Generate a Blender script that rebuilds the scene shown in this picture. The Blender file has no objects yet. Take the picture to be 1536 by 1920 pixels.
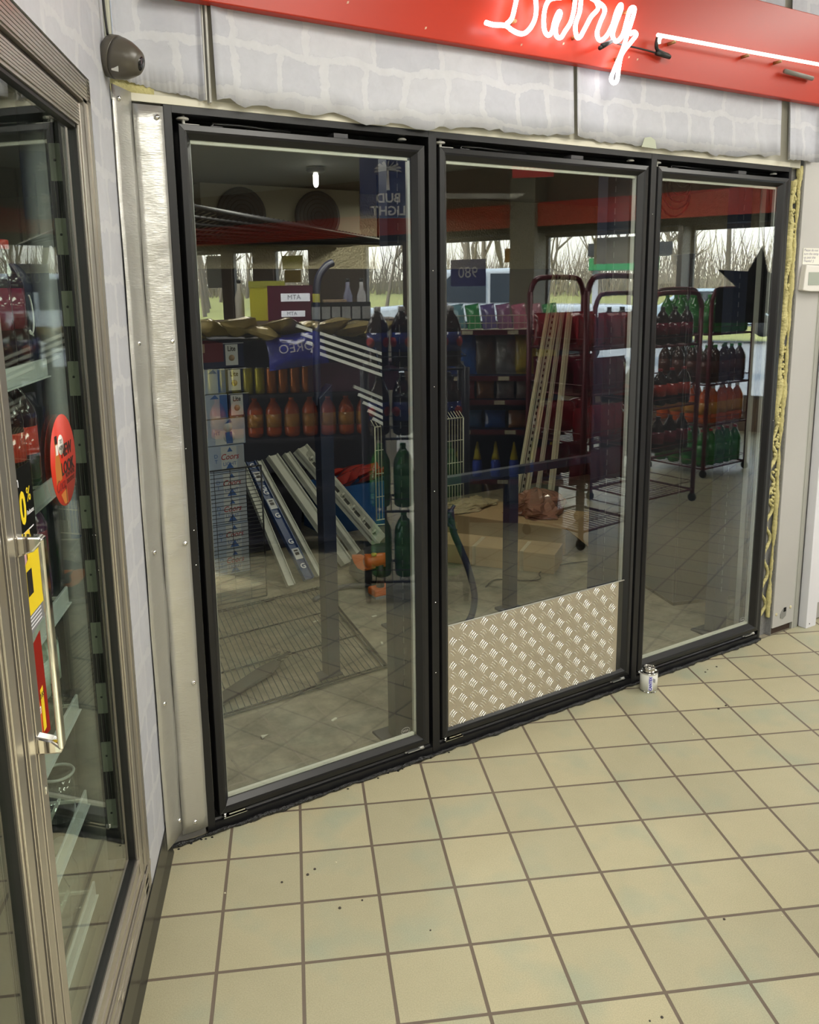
import bpy, math, random
from mathutils import Vector, Matrix, Euler
random.seed(7)
PI = math.pi
C = bpy.context.scene.collection
SC = bpy.context.scene

# ------------------------------------------------------------------ camera
cam = bpy.data.cameras.new('camera'); camo = bpy.data.objects.new('camera', cam); C.objects.link(camo)
cam.sensor_fit = 'VERTICAL'; cam.sensor_height = 36.0; cam.sensor_width = 28.8
cam.lens = 1579.84 * 36 / 1920
cam.shift_x = (768 - 749.995) / 1920; cam.shift_y = -(960 - 845.453) / 1920
cam.clip_start = 0.02; cam.clip_end = 300
def cam_matrix(yaw, pitch, roll, loc):
    f = Vector((math.sin(yaw)*math.cos(pitch), math.cos(yaw)*math.cos(pitch), -math.sin(pitch)))
    r = Vector((math.cos(yaw), -math.sin(yaw), 0)); d = f.cross(r)
    c, s = math.cos(roll), math.sin(roll)
    r2 = c*r + s*d; d2 = -s*r + c*d
    m = Matrix((r2, -d2, -f)).transposed().to_4x4(); m.translation = loc
    return m
camo.matrix_world = cam_matrix(0.1251, 0.1884, 0.0145, Vector((0.23169, -2.37163, 1.57206)))
SC.camera = camo

# ------------------------------------------------------------------ world, lights, exposure
SC.view_settings.view_transform = 'Standard'; SC.view_settings.look = 'None'
SC.view_settings.gamma = 1; SC.view_settings.use_curve_mapping = False
SC.view_settings.exposure = 0.05
try:
    SC.cycles.use_denoising = True
    SC.cycles.max_bounces = 8; SC.cycles.diffuse_bounces = 3; SC.cycles.glossy_bounces = 4
    SC.cycles.transmission_bounces = 4; SC.cycles.transparent_max_bounces = 24
    SC.cycles.caustics_reflective = False; SC.cycles.caustics_refractive = False
    SC.cycles.sample_clamp_indirect = 6.0
except Exception: pass
W_ = bpy.data.worlds.new('sky'); SC.world = W_; W_.use_nodes = True
wn = W_.node_tree.nodes; wl = W_.node_tree.links
bg = wn['Background']; bg.inputs['Strength'].default_value = 7.5
wtc = wn.new('ShaderNodeTexCoord'); wsx = wn.new('ShaderNodeSeparateXYZ'); wr = wn.new('ShaderNodeValToRGB')
wl.new(wtc.outputs['Generated'], wsx.inputs[0]); wl.new(wsx.outputs['Z'], wr.inputs[0]); wl.new(wr.outputs[0], bg.inputs['Color'])
wr.color_ramp.elements[0].position = 0.0; wr.color_ramp.elements[0].color = (1.0, .97, .86, 1)
wr.color_ramp.elements[1].position = 0.5; wr.color_ramp.elements[1].color = (.62, .78, 1.0, 1)
sun = bpy.data.lights.new('sun', 'SUN'); sun.energy = 11.0; sun.angle = 0.03; sun.color = (1, .93, .78)
suno = bpy.data.objects.new('sun', sun); C.objects.link(suno); suno.rotation_euler = Vector((.62, .42, -.66)).to_track_quat('-Z', 'Y').to_euler()
def area(name, loc, sx, sy, power, color=(1, .97, .9), rot=(0, 0, 0)):
    l = bpy.data.lights.new(name, 'AREA'); l.shape = 'RECTANGLE'; l.size = sx; l.size_y = sy; l.energy = power; l.color = color
    o = bpy.data.objects.new(name, l); C.objects.link(o); o.location = loc; o.rotation_euler = rot
    return o
CEIL = 3.05
TROFFERS = [(1.35, -1.3, 40), (0.9, -3.6, 36), (2.9, -2.9, 36), (4.6, -1.6, 42), (4.0, -3.8, 32), (2.1, -4.75, 34), (1.4, -6.2, 28), (3.6, .35, 36), (6.4, -.9, 42)]
for x, y, p in TROFFERS:
    area('troffer_light', (x, y, CEIL - .075), .56, 1.16, p, (1, .965, .87))
ANG = .4219
AX, AY = -.3269*.2032, -.3914*.2032
DV = Vector((math.cos(ANG), math.sin(ANG), 0)); NV = Vector((-DV.y, DV.x, 0))
def wp(s, t, z): return Vector((AX, AY, 0)) + DV*s + NV*t + Vector((0, 0, z))
area('storage_fill', wp(2.5, 2.0, 2.12), .5, .3, 12, (1, .93, .72))  # area light without a fitting, added to brighten the storage room
area('storage_fill', wp(.75, .42, 2.15), .9, .2, 13, (1, .95, .82))  # added fill tucked behind the door header, lights the floor inside
area('reach_in_fill', Vector((-.50, -2.05, 1.98)), .3, .8, 6.5, (.95, 1, .93), (math.radians(28), 0, 0))  # fill light added out of view to brighten the cooler contents

# ------------------------------------------------------------------ materials
MT = {}
def nodes(name):
    m = bpy.data.materials.new(name); m.use_nodes = True
    return m, m.node_tree.nodes, m.node_tree.links, m.node_tree.nodes['Principled BSDF']
def mat(name, col, rough=.5, metal=0., spec=.5, noise=0., nscale=20., bump=0., bscale=60., emis=None, estr=0., coat=0.):
    if name in MT: return MT[name]
    m, n, l, b = nodes(name)
    c4 = (col[0], col[1], col[2], 1)
    b.inputs['Base Color'].default_value = c4; b.inputs['Roughness'].default_value = rough
    b.inputs['Metallic'].default_value = metal; b.inputs['Specular IOR Level'].default_value = spec
    if coat: b.inputs['Coat Weight'].default_value = coat; b.inputs['Coat Roughness'].default_value = .08
    if noise or bump:
        tc = n.new('ShaderNodeTexCoord')
    if noise:
        t = n.new('ShaderNodeTexNoise'); t.inputs['Scale'].default_value = nscale; t.inputs['Detail'].default_value = 5
        l.new(tc.outputs['Object'], t.inputs['Vector'])
        mx = n.new('ShaderNodeMix'); mx.data_type = 'RGBA'
        k1 = max(0, 1-noise); k2 = 1+noise
        mx.inputs[6].default_value = (col[0]*k1, col[1]*k1, col[2]*k1, 1)
        mx.inputs[7].default_value = (min(1, col[0]*k2), min(1, col[1]*k2), min(1, col[2]*k2), 1)
        l.new(t.outputs['Fac'], mx.inputs[0]); l.new(mx.outputs[2], b.inputs['Base Color'])
    if bump:
        t2 = n.new('ShaderNodeTexNoise'); t2.inputs['Scale'].default_value = bscale; t2.inputs['Detail'].default_value = 4
        l.new(tc.outputs['Object'], t2.inputs['Vector'])
        bp = n.new('ShaderNodeBump'); bp.inputs['Strength'].default_value = bump; bp.inputs['Distance'].default_value = .01
        l.new(t2.outputs['Fac'], bp.inputs['Height']); l.new(bp.outputs[0], b.inputs['Normal'])
    if emis:
        b.inputs['Emission Color'].default_value = (*emis, 1); b.inputs['Emission Strength'].default_value = estr
    MT[name] = m
    return m
def glass_mat(name, tint, r0):
    m = bpy.data.materials.new(name); m.use_nodes = True; n = m.node_tree.nodes; l = m.node_tree.links; n.clear()
    out = n.new('ShaderNodeOutputMaterial'); tr = n.new('ShaderNodeBsdfTransparent'); gl = n.new('ShaderNodeBsdfGlossy'); mx = n.new('ShaderNodeMixShader')
    tr.inputs[0].default_value = (*tint, 1); gl.inputs['Roughness'].default_value = 0.0; gl.inputs[0].default_value = (1, 1, 1, 1)
    lw = n.new('ShaderNodeLayerWeight'); lw.inputs['Blend'].default_value = .5
    p = n.new('ShaderNodeMath'); p.operation = 'POWER'; p.inputs[1].default_value = 5
    k = n.new('ShaderNodeMath'); k.operation = 'MULTIPLY_ADD'; k.inputs[1].default_value = 1-r0; k.inputs[2].default_value = r0
    l.new(lw.outputs['Facing'], p.inputs[0]); l.new(p.outputs[0], k.inputs[0]); l.new(k.outputs[0], mx.inputs[0])
    l.new(tr.outputs[0], mx.inputs[1]); l.new(gl.outputs[0], mx.inputs[2]); l.new(mx.outputs[0], out.inputs[0])
    MT[name] = m; return m
DOORGLASS = glass_mat('door_glass', (.915, .94, .93), .092)
COOLGLASS = glass_mat('cooler_glass', (.90, .95, .91), .04)
CLEARPL = glass_mat('clear_plastic', (.90, .93, .93), .07)
WINGLASS = glass_mat('window_glass', (.97, .98, .98), .02)
BLACK = mat('black_aluminium', (.010, .010, .011), .36, 0, .4, noise=.2, nscale=6)
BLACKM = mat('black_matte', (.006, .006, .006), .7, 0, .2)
DARKG = mat('dark_interior', (.05, .05, .052), .8)
ALU = mat('aluminium_satin', (.50, .465, .415), .34, .85, bump=.05, bscale=40)
ALUD = mat('aluminium_groove', (.22, .20, .18), .5, .6)
CHROME = mat('chrome', (.75, .74, .72), .07, 1)
SILVER = mat('spacer_silver', (.52, .52, .49), .4, .55)
CREAM = mat('cream_gasket', (.72, .70, .60), .5)
WHITE = mat('white_paint', (.72, .72, .76), .5)
OFFW = mat('off_white_metal', (.60, .60, .52), .45, noise=.1)
BEIGE = mat('beige_board', (.50, .48, .40), .7, noise=.06)
GREYP = mat('grey_panel', (.44, .43, .41), .55, noise=.04, nscale=5)
BURG = mat('burgundy_steel', (.10, .012, .02), .35, .1)
CARD = mat('cardboard', (.36, .25, .13), .85, noise=.12, nscale=9)
RED = mat('red_band', (.44, .026, .007), .38, spec=.35, noise=.08, nscale=4)
PALEPLASTIC = mat('pale_plastic', (.66, .65, .60), .4)
RUBBER = mat('black_rubber', (.01, .01, .01), .5)
NAVY = mat('navy_steel', (.012, .016, .035), .45)
WIREBLK = mat('black_wire', (.012, .012, .014), .4)
WIREWHT = mat('white_wire', (.62, .60, .48), .4)

def brickpaper():
    m, n, l, b = nodes('stone_wallpaper')
    tc = n.new('ShaderNodeTexCoord'); sp = n.new('ShaderNodeSeparateXYZ'); l.new(tc.outputs['Object'], sp.inputs[0])
    ad = n.new('ShaderNodeMath'); ad.operation = 'ADD'; l.new(sp.outputs[0], ad.inputs[0]); l.new(sp.outputs[1], ad.inputs[1])
    cb = n.new('ShaderNodeCombineXYZ'); l.new(ad.outputs[0], cb.inputs[0]); l.new(sp.outputs[2], cb.inputs[1])
    no = n.new('ShaderNodeTexNoise'); no.inputs['Scale'].default_value = 7; no.inputs['Detail'].default_value = 6; no.inputs['Roughness'].default_value = .6
    l.new(cb.outputs[0], no.inputs['Vector'])
    vm = n.new('ShaderNodeVectorMath'); vm.operation = 'MULTIPLY_ADD'; vm.inputs[1].default_value = (.085, .085, 0)
    l.new(no.outputs['Color'], vm.inputs[0]); l.new(cb.outputs[0], vm.inputs[2])
    no2 = n.new('ShaderNodeTexNoise'); no2.inputs['Scale'].default_value = 60; no2.inputs['Detail'].default_value = 4
    l.new(cb.outputs[0], no2.inputs['Vector'])
    vm2 = n.new('ShaderNodeVectorMath'); vm2.operation = 'MULTIPLY_ADD'; vm2.inputs[1].default_value = (.012, .012, 0)
    l.new(no2.outputs['Color'], vm2.inputs[0]); l.new(vm.outputs[0], vm2.inputs[2])
    br = n.new('ShaderNodeTexBrick'); l.new(vm2.outputs[0], br.inputs['Vector'])
    br.offset = .42; br.squash = .62; br.squash_frequency = 2
    for k, v in (('Scale', 1), ('Mortar Size', .013), ('Mortar Smooth', .45), ('Brick Width', .215), ('Row Height', .118)): br.inputs[k].default_value = v
    br.inputs['Color1'].default_value = (.470, .480, .535, 1); br.inputs['Color2'].default_value = (.53, .535, .58, 1); br.inputs['Mortar'].default_value = (.56, .565, .60, 1)
    rp = n.new('ShaderNodeValToRGB'); l.new(br.outputs['Fac'], rp.inputs[0]); e = rp.color_ramp.elements
    e[0].position = 0; e[0].color = (1, 1, 1, 1); e[1].position = 1; e[1].color = (1, 1, 1, 1)
    for p, c in ((.04, .99), (.12, .86), (.26, 1)):
        q = e.new(p); q.color = (c, c, c*1.01, 1)
    no3 = n.new('ShaderNodeTexNoise'); no3.inputs['Scale'].default_value = 26; no3.inputs['Detail'].default_value = 7; no3.inputs['Roughness'].default_value = .65
    l.new(vm.outputs[0], no3.inputs['Vector'])
    r3 = n.new('ShaderNodeValToRGB'); l.new(no3.outputs['Fac'], r3.inputs[0])
    r3.color_ramp.elements[0].position = .3; r3.color_ramp.elements[0].color = (.93, .93, .935, 1); r3.color_ramp.elements[1].position = .7; r3.color_ramp.elements[1].color = (1.04, 1.04, 1.04, 1)
    m1 = n.new('ShaderNodeMix'); m1.data_type = 'RGBA'; m1.blend_type = 'MULTIPLY'; m1.inputs[0].default_value = 1
    l.new(br.outputs['Color'], m1.inputs[6]); l.new(rp.outputs[0], m1.inputs[7])
    m2 = n.new('ShaderNodeMix'); m2.data_type = 'RGBA'; m2.blend_type = 'MULTIPLY'; m2.inputs[0].default_value = 1
    l.new(m1.outputs[2], m2.inputs[6]); l.new(r3.outputs[0], m2.inputs[7])
    l.new(m2.outputs[2], b.inputs['Base Color']); b.inputs['Roughness'].default_value = .5; b.inputs['Specular IOR Level'].default_value = .3
    MT['paper'] = m; return m
PAPER = brickpaper()
def tilefloor(name, ca, cb_, cg, mort, green=.45, rough=.38, gw=.0046, dirt=0.):
    m, n, l, b = nodes(name)
    tc = n.new('ShaderNodeTexCoord')
    br = n.new('ShaderNodeTexBrick'); l.new(tc.outputs['Object'], br.inputs['Vector']); br.offset = 0; br.squash = 1
    for k, v in (('Scale', 1), ('Mortar Size', gw), ('Mortar Smooth', .15), ('Brick Width', .2032), ('Row Height', .2032)): br.inputs[k].default_value = v
    br.inputs['Color1'].default_value = (*ca, 1); br.inputs['Color2'].default_value = (*cb_, 1); br.inputs['Mortar'].default_value = (*ca, 1)
    no = n.new('ShaderNodeTexNoise'); no.inputs['Scale'].default_value = 4.6; no.inputs['Detail'].default_value = 3; l.new(tc.outputs['Object'], no.inputs['Vector'])
    rp = n.new('ShaderNodeValToRGB'); l.new(no.outputs['Fac'], rp.inputs[0]); rp.color_ramp.elements[0].position = .52; rp.color_ramp.elements[1].position = .72
    rp.color_ramp.elements[0].color = (0, 0, 0, 1); rp.color_ramp.elements[1].color = (green, green, green, 1)
    mg = n.new('ShaderNodeMix'); mg.data_type = 'RGBA'; l.new(rp.outputs[0], mg.inputs[0]); l.new(br.outputs['Color'], mg.inputs[6]); mg.inputs[7].default_value = (*cg, 1)
    # fine speckle and wear
    n2 = n.new('ShaderNodeTexNoise'); n2.inputs['Scale'].default_value = 330; n2.inputs['Detail'].default_value = 2; l.new(tc.outputs['Object'], n2.inputs['Vector'])
    n3 = n.new('ShaderNodeTexNoise'); n3.inputs['Scale'].default_value = 7 if dirt else 2.2; n3.inputs['Detail'].default_value = 8; n3.inputs['Roughness'].default_value = .7; l.new(tc.outputs['Object'], n3.inputs['Vector'])
    r2 = n.new('ShaderNodeValToRGB'); l.new(n2.outputs['Fac'], r2.inputs[0]); r2.color_ramp.elements[0].color = (.86, .86, .86, 1); r2.color_ramp.elements[0].position = .3; r2.color_ramp.elements[1].color = (1.06, 1.06, 1.06, 1); r2.color_ramp.elements[1].position = .7
    r3 = n.new('ShaderNodeValToRGB'); l.new(n3.outputs['Fac'], r3.inputs[0]); d0 = 1-dirt if dirt else .93
    r3.color_ramp.elements[0].color = (d0, d0, d0*.98, 1); r3.color_ramp.elements[0].position = .35; r3.color_ramp.elements[1].color = (1.03, 1.03, 1.03, 1); r3.color_ramp.elements[1].position = .65
    m1 = n.new('ShaderNodeMix'); m1.data_type = 'RGBA'; m1.blend_type = 'MULTIPLY'; m1.inputs[0].default_value = 1; l.new(mg.outputs[2], m1.inputs[6]); l.new(r2.outputs[0], m1.inputs[7])
    m2 = n.new('ShaderNodeMix'); m2.data_type = 'RGBA'; m2.blend_type = 'MULTIPLY'; m2.inputs[0].default_value = 1; l.new(m1.outputs[2], m2.inputs[6]); l.new(r3.outputs[0], m2.inputs[7])
    m3 = n.new('ShaderNodeMix'); m3.data_type = 'RGBA'; l.new(br.outputs['Fac'], m3.inputs[0]); l.new(m2.outputs[2], m3.inputs[6]); m3.inputs[7].default_value = (*mort, 1)
    l.new(m3.outputs[2], b.inputs['Base Color']); b.inputs['Roughness'].default_value = rough; b.inputs['Specular IOR Level'].default_value = .35
    inv = n.new('ShaderNodeMath'); inv.operation = 'SUBTRACT'; inv.inputs[0].default_value = 1; l.new(br.outputs['Fac'], inv.inputs[1])
    bp = n.new('ShaderNodeBump'); bp.inputs['Strength'].default_value = .5; bp.inputs['Distance'].default_value = .003; l.new(inv.outputs[0], bp.inputs['Height']); l.new(bp.outputs[0], b.inputs['Normal'])
    MT[name] = m; return m
TILE = tilefloor('quarry_tile', (.50, .45, .295), (.43, .395, .265), (.31, .37, .285), (.155, .12, .09), green=.5)
CONC = tilefloor('worn_tile', (.33, .29, .21), (.30, .27, .20), (.22, .25, .19), (.22, .19, .145), rough=.5, dirt=.55)
def galv(name, col, rough, sc):
    m, n, l, b = nodes(name)
    tc = n.new('ShaderNodeTexCoord'); mp = n.new('ShaderNodeMapping'); mp.inputs['Scale'].default_value = (60, 60, 260); l.new(tc.outputs['Object'], mp.inputs[0])
    t = n.new('ShaderNodeTexNoise'); t.inputs['Scale'].default_value = sc; t.inputs['Detail'].default_value = 4; l.new(mp.outputs[0], t.inputs['Vector'])
    t2 = n.new('ShaderNodeTexNoise'); t2.inputs['Scale'].default_value = 5; t2.inputs['Detail'].default_value = 3; l.new(tc.outputs['Object'], t2.inputs['Vector'])
    bp = n.new('ShaderNodeBump'); bp.inputs['Strength'].default_value = .22; bp.inputs['Distance'].default_value = .004; l.new(t.outputs['Fac'], bp.inputs['Height'])
    bp2 = n.new('ShaderNodeBump'); bp2.inputs['Strength'].default_value = .5; bp2.inputs['Distance'].default_value = .03; l.new(t2.outputs['Fac'], bp2.inputs['Height']); l.new(bp.outputs[0], bp2.inputs['Normal'])
    l.new(bp2.outputs[0], b.inputs['Normal'])
    b.inputs['Base Color'].default_value = (*col, 1); b.inputs['Metallic'].default_value = .8; b.inputs['Roughness'].default_value = rough
    MT[name] = m; return m
GALV = galv('galvanised_sheet', (.58, .575, .545), .40, 1.0)
STUD = mat('dull_zinc', (.33, .33, .33), .5, .5, noise=.35, nscale=120)
EMBOSS = mat('embossed_aluminium', (.58, .53, .40), .33, .75, bump=.9, bscale=75, noise=.15, nscale=40)
FOAM = mat('spray_foam', (.50, .45, .20), .8, noise=.3, nscale=60, bump=.5, bscale=120)

# ------------------------------------------------------------------ mesh builder
class MB:
    def __init__(s): s.v = []; s.f = []; s.m = []; s.mi = 0; s.sm = []; s.smooth = False
    def add(s, vs, fs):
        o = len(s.v); s.v += [Vector(v) for v in vs]; s.f += [tuple(i+o for i in f) for f in fs]; s.m += [s.mi]*len(fs); s.sm += [s.smooth]*len(fs)
        return s
    def box(s, a, b):
        x0, y0, z0 = a; x1, y1, z1 = b
        return s.add([(x0,y0,z0),(x1,y0,z0),(x1,y1,z0),(x0,y1,z0),(x0,y0,z1),(x1,y0,z1),(x1,y1,z1),(x0,y1,z1)],
                     [(0,3,2,1),(4,5,6,7),(0,1,5,4),(1,2,6,5),(2,3,7,6),(3,0,4,7)])
    def obox(s, c, ex, ey, ez):   # oriented box, half-extent vectors
        c = Vector(c); ex = Vector(ex); ey = Vector(ey); ez = Vector(ez)
        p = [c-ex-ey-ez, c+ex-ey-ez, c+ex+ey-ez, c-ex+ey-ez, c-ex-ey+ez, c+ex-ey+ez, c+ex+ey+ez, c-ex+ey+ez]
        return s.add(p, [(0,3,2,1),(4,5,6,7),(0,1,5,4),(1,2,6,5),(2,3,7,6),(3,0,4,7)])
    def bar(s, p0, p1, w, h, up=(0, 0, 1)):   # rectangular bar between two points
        p0 = Vector(p0); p1 = Vector(p1); d = (p1-p0); L = d.length; d = d/L; up = Vector(up)
        sx = d.cross(up)
        if sx.length < 1e-4: sx = d.cross(Vector((1, 0, 0)))
        sx.normalize(); u = sx.cross(d)
        return s.obox((p0+p1)/2, d*L/2, sx*w/2, u*h/2)
    def tube(s, pts, r, n=8, caps=True, closed=False):
        pts = [Vector(p) for p in pts]; rs = r if isinstance(r, (list, tuple)) else [r]*len(pts)
        k = len(pts); vs = []; prev = None
        for i, p in enumerate(pts):
            if closed: t = pts[(i+1) % k]-pts[i-1]
            else: t = pts[min(i+1, k-1)]-pts[max(i-1, 0)]
            t.normalize()
            if prev is None:
                a = t.cross(Vector((0, 0, 1)))
                if a.length < .05: a = t.cross(Vector((1, 0, 0)))
            else:
                a = prev - t*prev.dot(t)
                if a.length < 1e-5: a = t.cross(Vector((0, 1, 0)))
            a.normalize(); b = t.cross(a); prev = a
            for j in range(n):
                q = 2*PI*j/n; vs.append(p + (a*math.cos(q)+b*math.sin(q))*rs[i])
        fs = []
        for i in range(k if closed else k-1):
            i2 = (i+1) % k
            for j in range(n):
                j2 = (j+1) % n; fs.append((i*n+j, i*n+j2, i2*n+j2, i2*n+j))
        if caps and not closed:
            fs.append(tuple(range(n-1, -1, -1))); fs.append(tuple((k-1)*n+j for j in range(n)))
        sm = s.smooth; s.smooth = n > 5; s.add(vs, fs); s.smooth = sm
        return s
    def lathe(s, prof, c=(0, 0, 0), n=16, axis=None):
        c = Vector(c)
        if axis is None: X, Y, Z = Vector((1,0,0)), Vector((0,1,0)), Vector((0,0,1))
        else:
            Z = Vector(axis).normalized(); X = Z.cross(Vector((0, 0, 1)));
            if X.length < .05: X = Vector((1, 0, 0))
            X.normalize(); Y = Z.cross(X)
        vs = []; fs = []; k = len(prof)
        for r, z in prof:
            for j in range(n):
                q = 2*PI*j/n; vs.append(c + X*r*math.cos(q) + Y*r*math.sin(q) + Z*z)
        for i in range(k-1):
            for j in range(n):
                j2 = (j+1) % n; fs.append((i*n+j, i*n+j2, (i+1)*n+j2, (i+1)*n+j))
        fs.append(tuple(range(n-1, -1, -1))); fs.append(tuple((k-1)*n+j for j in range(n)))
        sm = s.smooth; s.smooth = True; s.add(vs, fs); s.smooth = sm
        return s
    def prism(s, pts, y0, y1):    # outline in xz, extruded along y
        k = len(pts); vs = [(x, y0, z) for x, z in pts]+[(x, y1, z) for x, z in pts]
        fs = [tuple(range(k)), tuple(range(2*k-1, k-1, -1))]+[(i, i+k, (i+1) % k+k, (i+1) % k) for i in range(k)]
        return s.add(vs, fs)
    def prismz(s, pts, z0, z1):
        k = len(pts); vs = [(x, y, z0) for x, y in pts]+[(x, y, z1) for x, y in pts]
        fs = [tuple(range(k-1, -1, -1)), tuple(range(k, 2*k))]+[(i, (i+1) % k, (i+1) % k+k, i+k) for i in range(k)]
        return s.add(vs, fs)
    def prismx(s, pts, x0, x1):   # outline in yz
        k = len(pts); vs = [(x0, y, z) for y, z in pts]+[(x1, y, z) for y, z in pts]
        fs = [tuple(range(k-1, -1, -1)), tuple(range(k, 2*k))]+[(i, (i+1) % k, (i+1) % k+k, i+k) for i in range(k)]
        return s.add(vs, fs)
    def mesh(s, name, mats, off=(0, 0, 0)):
        me = bpy.data.meshes.new(name); o = Vector(off)
        me.from_pydata([tuple(v-o) for v in s.v], [], s.f)
        for m in (mats if isinstance(mats, (list, tuple)) else [mats]): me.materials.append(m)
        for p, mi, sm in zip(me.polygons, s.m, s.sm): p.material_index = mi; p.use_smooth = sm
        me.update()
        return me
ORG = {}
def bevel(o, w=.002, seg=2):
    b = o.modifiers.new('bevel', 'BEVEL'); b.width = w; b.segments = seg; b.limit_method = 'ANGLE'; b.angle_limit = .6
    return o
def thing(name, label, cat, frame='G', org=(0, 0, 0), rot=0., group=None, kind=None):
    o = bpy.data.objects.new(name, None); C.objects.link(o); o.empty_display_size = .05
    place(o, frame, org, rot)
    o['label'] = label; o['category'] = cat
    if group: o['group'] = group
    if kind: o['kind'] = kind
    ORG[o.name] = Vector(org)
    return o
def place(o, frame, org, rot=0.):
    if frame == 'W': o.location = wp(*org); o.rotation_euler = (0, 0, ANG+rot)
    else: o.location = org; o.rotation_euler = (0, 0, rot)
def part(name, mb, m, parent, absf=True, bev=0, label=None):
    off = (0, 0, 0)
    if absf:
        r = parent
        off = ORG.get(r.name, Vector((0, 0, 0)))
    else: ORG[parent.name] = Vector((0, 0, 0))
    me = mb.mesh(name, m, off)
    o = bpy.data.objects.new(name, me); C.objects.link(o); o.parent = parent
    ORG[o.name] = Vector(off)
    if bev: bevel(o, bev)
    if label: o['label'] = label
    return o
def solo(name, mb, m, label, cat, frame='G', org=(0, 0, 0), rot=0., group=None, absf=True, bev=0, kind=None):
    me = mb.mesh(name, m, org if absf else (0, 0, 0)); o = bpy.data.objects.new(name, me); C.objects.link(o)
    place(o, frame, org, rot)
    if label: o['label'] = label; o['category'] = cat
    if group: o['group'] = group
    if kind: o['kind'] = kind
    if bev: bevel(o, bev)
    ORG[o.name] = Vector(org) if absf else Vector((0, 0, 0))
    return o
def struct(name, mb, m, frame='G', bev=0):
    o = solo(name, mb, m, None, None, frame, bev=bev); o['kind'] = 'structure'; return o
def copy_tree(o, parent=None):
    c = o.copy(); C.objects.link(c)
    if parent: c.parent = parent
    for ch in list(o.children): copy_tree(ch, c)
    return c
def dup(root, loc, rotz=None, label=None, group=None, scale=None):
    c = copy_tree(root); c.location = loc
    if rotz is not None: c.rotation_euler = (0, 0, rotz)
    if label: c['label'] = label
    if group: c['group'] = group
    if scale: c.scale = scale
    return c
TXC = {}
def text(name, body, size, m, parent, loc, rot, extrude=.0006, align='CENTER', sx=1., shear=0., bold=0.):
    cu = bpy.data.curves.new('lettering', 'FONT'); cu.body = body; cu.size = size; cu.extrude = extrude; cu.align_x = align; cu.align_y = 'CENTER'; cu.shear = shear; cu.offset = bold; cu.resolution_u = 3
    tmp = bpy.data.objects.new('tmp', cu); C.objects.link(tmp)
    bpy.context.view_layer.update()
    me = bpy.data.meshes.new_from_object(tmp.evaluated_get(bpy.context.evaluated_depsgraph_get()))
    bpy.data.objects.remove(tmp); bpy.data.curves.remove(cu)
    me.name = name; me.materials.clear(); me.materials.append(m)
    if sx != 1:
        for v in me.vertices: v.co.x *= sx
    R = Euler(rot).to_matrix().to_4x4(); R.translation = Vector(loc)-ORG.get(parent.name, Vector((0, 0, 0)))
    me.transform(R)
    o = bpy.data.objects.new(name, me); C.objects.link(o); o.parent = parent
    return o
RW = (PI/2, 0, 0)        # lettering on the door wall, read from the store
RL = (PI/2, 0, PI/2)     # lettering on the left plane

# ================================================================== SETTING
XL, XR, YB = -.17, 8.05, -10.4
# store floor stops at the door wall line
sR = 8.92
c0 = wp(-.114, 0, 0); c1 = wp(sR, 0, 0)
b = MB(); b.prismz([(XL-.02, YB), (XR, YB), (XR, c1.y), (c1.x, c1.y), (c0.x, c0.y)], -.06, 0); struct('floor', b, TILE)
b = MB(); b.box((-.45, .0, -.06), (4.5, 3.1, .0)); struct('floor', b, CONC, 'W')
# left wall: strip beside the door frame, area above and kerb below the reach-in cooler
b = MB(); b.box((XL-.1, -.417, 0), (XL, -.19, CEIL)); b.box((XL-.1, -4.2, 2.015), (XL, -.417, CEIL)); b.box((XL-.1, -4.2, 0), (XL, -.417, .105)); b.box((XL-.1, YB, 0), (XL, -4.2, CEIL))
struct('wall_left', b, PAPER)
# wall over the door frame (backing board shows as a beige strip under the torn paper)
b = MB(); b.box((-.14, .0, 2.039), (2.62, .09, CEIL)); struct('wall_back', b, BEIGE, 'W')
b = MB(); b.box((-.25, .012, 0), (-.004, .09, 2.04)); struct('wall_back', b, mat('raw_wall', (.20, .19, .17), .8), 'W')
# right of the frame: zinc stud channel, grey column, wall running on to the windows
b = MB(); b.box((2.57, .035, 0), (2.648, .09, 2.2)); b.box((2.83, .012, 0), (sR, .09, CEIL)); b.box((2.62, .0, 2.125), (2.83, .09, CEIL)); struct('wall_right', b, GREYP, 'W')
b = MB(); b.box((XL, YB-.08, 0), (XR+.1, YB, CEIL)); struct('wall_front', b, mat('store_wall', (.5, .48, .44), .8))
b = MB(); b.prismz([(XL-.1, YB), (XR+.1, YB), (XR+.1, c1.y), (c1.x, c1.y), (c0.x, c0.y)], CEIL, CEIL+.08); struct('ceiling', b, mat('ceiling_board', (.52, .52, .50), .9, bump=.2, bscale=200))
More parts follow.
